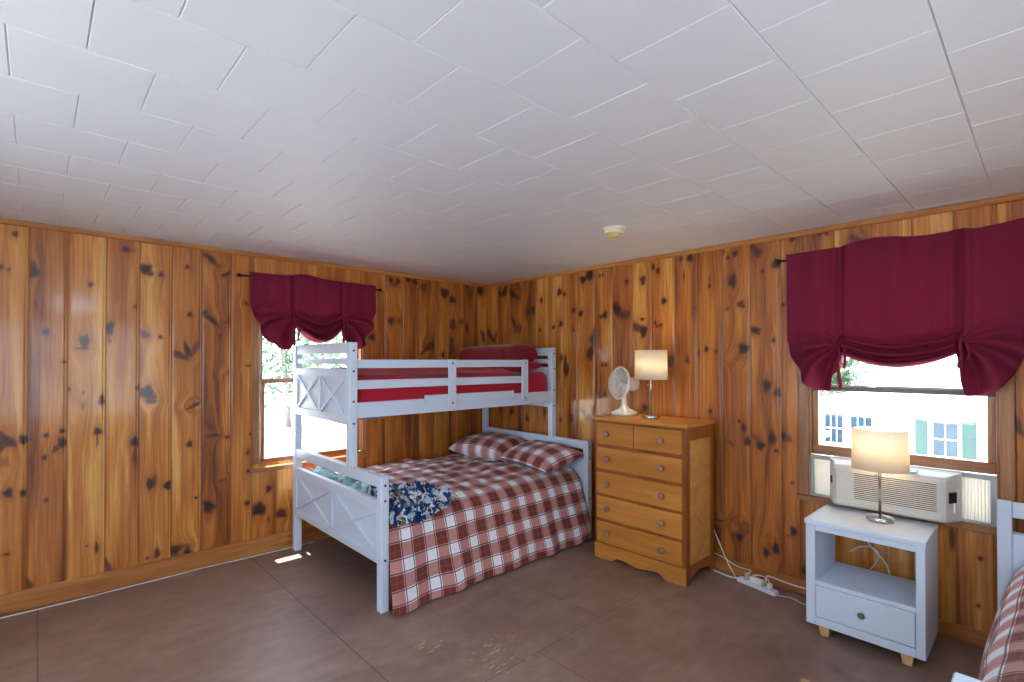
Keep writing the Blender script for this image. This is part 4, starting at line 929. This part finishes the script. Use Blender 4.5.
m.build('side_rib', M['acb'], ac)
m = MB(); m.box(axf-.004, axf+.01, aR+.062, aL-.062, .686, .692, .001); m.box(axf-.003, axf+.01, aR+.062, aL-.062, .672, .676, .001); m.build('trim_line', M['acb'], ac)
# control window on the right chamfer, badge on the left
m = MB(); m.box(-.026, .026, -.003, .004, -.028, .028, .002, Matrix.Translation((axf+.050, aR+.0245, .79)) @ Matrix.Rotation(math.radians(-26), 4, 'Z')); m.build('control_panel', M['dark'], ac)
m = MB(); m.box(-.001, .001, -.005, .002, -.030, .02, .001, Matrix.Translation((axf+.050, aR+.0205, .745))); m.build('pull_tab', M['cream'], ac)
m = MB(); m.box(-.014, .014, -.003, .003, -.022, .022, .002, Matrix.Translation((axf+.030, aL-.040, .80)) @ Matrix.Rotation(math.radians(40), 4, 'Z')); m.build('badge', M['dark'], ac)
bk = MB().bar((-.180, -3.640, .903), (-.118, -3.640, .9125), .23, .007, (0, 0, 1), .002).build('booklet', simple('pale_blue_cover', hexlin(150, 186, 214), .5)); tag(bk, 'pale blue booklet lying on top of the air conditioner', 'booklet')
MB().bar((-.1805, -3.665, .9032), (-.150, -3.665, .9078), .05, .0078, (0, 0, 1), 0).build('spine_band', M['dark'], bk)
# accordion side curtains
for a, b in ((3.188, -aL), (-aR, 4.062)):
    m = MB(); tb(m, TR, a, b, -.02, .012, az1-.022, az1+.002); tb(m, TR, a, b, -.02, .012, .645, .660)
    e = (a, a+.028) if a < 3.5 else (b-.028, b); tb(m, TR, e[0], e[1], -.02, .012, .655, az1-.02)
    fr = m.build('panel_frame', M['acf'], ac)
    p0, p1 = (a+.028, b) if a < 3.5 else (a, b-.028); n = int((p1-p0)/.0125)
    m = MB(); m.grid(n*2, 1, lambda q, z: TR(p0+(p1-p0)*q, .008 if round(q*n*2) % 2 else -.014, .658+(az1-.02-.658)*z), smooth=False); m.build('accordion_panel', M['acp'], fr)

# ------------------------------------------------------------------ cords and power strip
def cord(name, label, pts, r=.003, mat='cord', grp=None, cat='cord'):
    return tag(MB().tube(spline(pts, 8), r, 7).build(name, M[mat]), label, cat, grp)
pts = [(x, -.032-.022*abs(math.sin(x*2.3))-.012*nz(x*3, 9), .004+.0*x) for x in np.arange(-4.2, -1.9, .12)]
cord('electric_cord', 'long thin white cord running along the left baseboard', pts, .0035)
ps = thing('power_strip', 'white power strip on the floor between dresser and nightstand', 'power strip', (-.13, -2.91, 0), 0)
PM = Matrix.Translation((-.135, -2.915, 0)) @ Matrix.Rotation(math.atan2(-.25, -.055), 4, 'Z')
MB().box(-.135, .135, -.024, .024, .002, .030, .006, PM, 2).build('housing', M['purple'], ps)
m = MB()
for k in range(5): m.box(-.10+k*.043, -.075+k*.043, -.012, .012, .0295, .0312, .0008, PM)
m.build('socket', M['acf'], ps)
m = MB(); m.box(-.128, -.112, -.009, .009, .029, .035, .002, PM); m.build('switch', M['purple'], ps)
def plug(label, t, w_, h_, mat): 
    p = MB().box(t-w_/2, t+w_/2, -.017, .017, .0315, .0315+h_, .005, PM, 2).build('plug', M[mat]); return tag(p, label, 'plug')
plug('bulky white adapter plug in the middle of the power strip', -.005, .085, .034, 'cord')
plug('clear grey plug standing at the dresser end of the power strip', -.072, .022, .045, 'clear')
plug('small white plug at the nightstand end of the power strip', .085, .024, .032, 'cord')
def PP(t, s, z): v = PM @ Vector((t, s, z)); return tuple(v)
cord('electric_cord', 'white cord dropping from behind the dresser to the power strip', [(-.024, -2.54, .34), (-.03, -2.60, .22), (-.05, -2.67, .10), (-.06, -2.72, .03), (-.10, -2.76, .012), PP(-.14, 0, .014)], .004, grp=None)
cord('electric_cord', 'white cord looping low out from behind the dresser into the clear plug', [(-.03, -2.55, .12), (-.05, -2.66, .105), (-.045, -2.73, .075), (-.05, -2.80, .07), (-.08, -2.85, .085), PP(-.06, .004, .078)], .003)
cord('electric_cord', 'thick white cord on the floor from under the dresser to the power strip', [(-.06, -2.56, .006), (-.09, -2.66, .006), (-.10, -2.73, .006), PP(-.17, .004, .008), PP(-.137, 0, .014)], .005)
cord('electric_cord', 'thick cream cord from the power strip to behind the nightstand', [PP(.055, .006, .05), PP(.03, .05, .075), (-.055, -2.97, .07), (-.045, -3.10, .055), (-.045, -3.25, .06), (-.05, -3.38, .08), (-.05, -3.5, .14)], .0055)
cord('electric_cord', 'small white cord arching over the power strip into its last socket', [PP(-.04, .01, .066), PP(.0, .012, .085), PP(.06, .008, .088), PP(.085, 0, .064)], .003)
cord('electric_cord', 'thin pale cord curling on the floor toward the nightstand', [PP(.14, 0, .008), (-.13, -3.12, .004), (-.16, -3.2, .004), (-.16, -3.3, .004), (-.2, -3.42, .004)], .003)
cord('electric_cord', 'thin white lamp cord hanging behind the nightstand shelf opening', [(-.035, -3.50, .60), (-.04, -3.47, .52), (-.045, -3.52, .42), (-.05, -3.60, .33), (-.04, -3.62, .2)], .0035)
cord('electric_cord', 'white cord loop on the wall seen through the nightstand opening', [(-.05, -3.42, .36), (-.045, -3.47, .40), (-.04, -3.53, .41), (-.045, -3.56, .38), (-.05, -3.55, .33), (-.05, -3.5, .25)], .0035)

# ------------------------------------------------------------------ outside
struct(MB().box(-60, 60, .3, 90, -.75, -.6).build('ground', simple('pale_gravel_ground', hexlin(206, 204, 196), .9, var=.1, nscale=1)), 'pale ground outside the left window')
struct(MB().box(.6, 80, -60, .3, -2.25, -2.1).build('ground', simple('pale_ground_right', hexlin(200, 204, 190), .9, var=.1, nscale=1)), 'pale ground outside the right window')
hs = thing('neighbour_house', 'white house with teal shutters seen through the right window', 'house', (14, -4, -2.1))
def at14(px, py): return None
HX = 14.0
kx = (HX+3.62)/9.62
def hy(y6): return -4.25+(y6+4.25)*kx
def hz(z6): return 1.5+(z6-1.5)*kx
M['siding'] = simple('white_siding', hexlin(240, 242, 244), .6, var=.03, nscale=2)
M['teal'] = simple('teal_shutter', hexlin(46, 76, 76), .5)
M['hglass'] = simple('house_window_glass', hexlin(72, 84, 98), .5, var=.35, nscale=3, spec=.1)
M['hdark'] = simple('house_dark_window', hexlin(44, 66, 84), .5, var=.6, nscale=4, spec=.1)
eL, sl = hy(-1.30), (1.025-.819)/(2.281-1.542)
m = MB(); apx = -4.6; zE = hz(.819-sl*.24); 
yA = hy(-4.6); zA = zE+sl*(eL-yA)
m.prism([(HX, eL, -2.1), (HX, eL, zE), (HX, yA, zA), (HX, yA-12, zA-sl*9), (HX, yA-12, -2.1)], (7, 0, 0)); m.build('wall', M['siding'], hs)
m = MB()
for z in np.arange(-2.0, zE, .2): m.box(HX-.012, HX, yA-12, eL, z, z+.012)
m.build('siding_course', M['siding'], hs)
m = MB(); m.bar((HX+3.5, eL+.3, zE-.3*sl+.05), (HX+3.5, yA, zA+.05), 7.6, .1, (0, sl, 1)); m.bar((HX+3.5, yA, zA+.05), (HX+3.5, yA-12.3, zA-sl*9+.05), 7.6, .1, (0, -sl, 1)); m.build('roof', M['siding'], hs)
def hwin(y0, y1, z0, z1, mat, mull):
    a, b, c, d = hy(y0), hy(y1), hz(z0), hz(z1)
    f = MB(); 
    for q in ((b-.05, b, c-.05, d+.05), (a, a+.05, c-.05, d+.05), (b, a, d, d+.05), (b, a, c-.05, c), (b, a, (c+d)/2-.02, (c+d)/2+.02)): f.box(HX-.05, HX, *q)
    for k in range(1, mull): yy = b+(a-b)*k/mull; f.box(HX-.03, HX, yy-.012, yy+.012, c, d)
    o = f.build('window', M['siding'], hs); MB().box(HX-.015, HX-.01, b, a, c, d).build('pane', M[mat], o)
hwin(-3.066, -3.34, .13, .61, 'hglass', 2); hwin(-1.667, -1.924, .17, .64, 'hdark', 3); hwin(-2.037, -2.32, .17, .62, 'hdark', 3)
for a, b in ((-2.857, -3.006), (-3.386, -3.541)):
    y0, y1 = hy(b), hy(a); z0, z1 = hz(.118), hz(.645); f = MB().box(HX-.05, HX, y0, y1, z0, z1, .01)
    f.box(HX-.06, HX, y0, y1, (z0+z1)/2-.04, (z0+z1)/2+.04); o = f.build('shutter', M['teal'], hs)
    MB().box(HX-.053, HX-.049, y0+.05, y1-.05, z0+.06, (z0+z1)/2-.06).build('shutter_panel', M['teal'], o)
# trees
M['leaf'] = simple('pale_green_leaves', hexlin(92, 122, 92), .8, var=.45, nscale=1.2)
M['bark'] = simple('grey_bark', hexlin(124, 120, 112), .9, var=.3)
def tree(x, y, z0, h, rad, n, label, seed, low=.3):
    rr = random.Random(seed); r = thing('tree', label, 'tree', (x, y, z0), group=None)
    m = MB(); m.tube([(x, y, z0), (x+.05*h*rr.uniform(-1, 1), y, z0+h*.5), (x, y, z0+h*.9)], [h*.014, h*.010, h*.004], 8)
    for k in range(12):
        a = rr.uniform(0, 2*PI); zz = z0+h*rr.uniform(low, .8); L = rad*rr.uniform(.6, 1)
        m.tube([(x, y, zz), (x+.5*L*math.cos(a), y+.5*L*math.sin(a), zz+.12*h*.6), (x+L*math.cos(a), y+L*math.sin(a), zz+.1*h)], [.006*h, .003*h, .001*h], 5)
    m.build('trunk', M['bark'], r)
    m = MB(); c = Vector((x, y, z0+h*(low+1)/2)); hh = h*(1-low)/2
    cl = [(Vector((rr.gauss(0, .45), rr.gauss(0, .45), rr.uniform(-.85, .85)))) for _ in range(26)]
    for k in range(n):
        b = rr.choice(cl); p = b+Vector((rr.gauss(0, .16), rr.gauss(0, .16), rr.gauss(0, .16)))
        p = c+Vector((p.x*rad, p.y*rad, p.z*hh)); s = rr.uniform(.06, .16)*rad/2
        u = Vector((rr.uniform(-1, 1), rr.uniform(-1, 1), rr.uniform(-1, 1))).normalized(); v = u.orthogonal().normalized()
        vs = [m.bm.verts.new(p+u*s*a+v*s*.6*b2) for a, b2 in ((-1, 0), (-.2, .7), (1, 0), (-.2, -.7))]; m.bm.faces.new(vs)
    m.build('foliage', M['leaf'], r, fixn=False)
tree(2.3, 12.5, -.6, 7, 2.5, 3500, 'broad leafy tree across the gravel, left in the left window', 1, .12)
tree(7.4, 16, -.6, 8, 3.0, 3500, 'leafy tree across the gravel, behind the bunk posts', 2, .12)
tree(.5, 21, -.6, 8, 3.0, 3000, 'distant leafy tree at the left edge of the left window', 3, .12)
tree(23, 2.9, -2.1, 8.6, 3.2, 7000, 'leafy tree behind the white house, left in the right window', 4, .2)
tree(32, -3.2, -2.1, 8.6, 3.6, 4500, 'leafy tree rising behind the white roof in the right window', 5, .2)
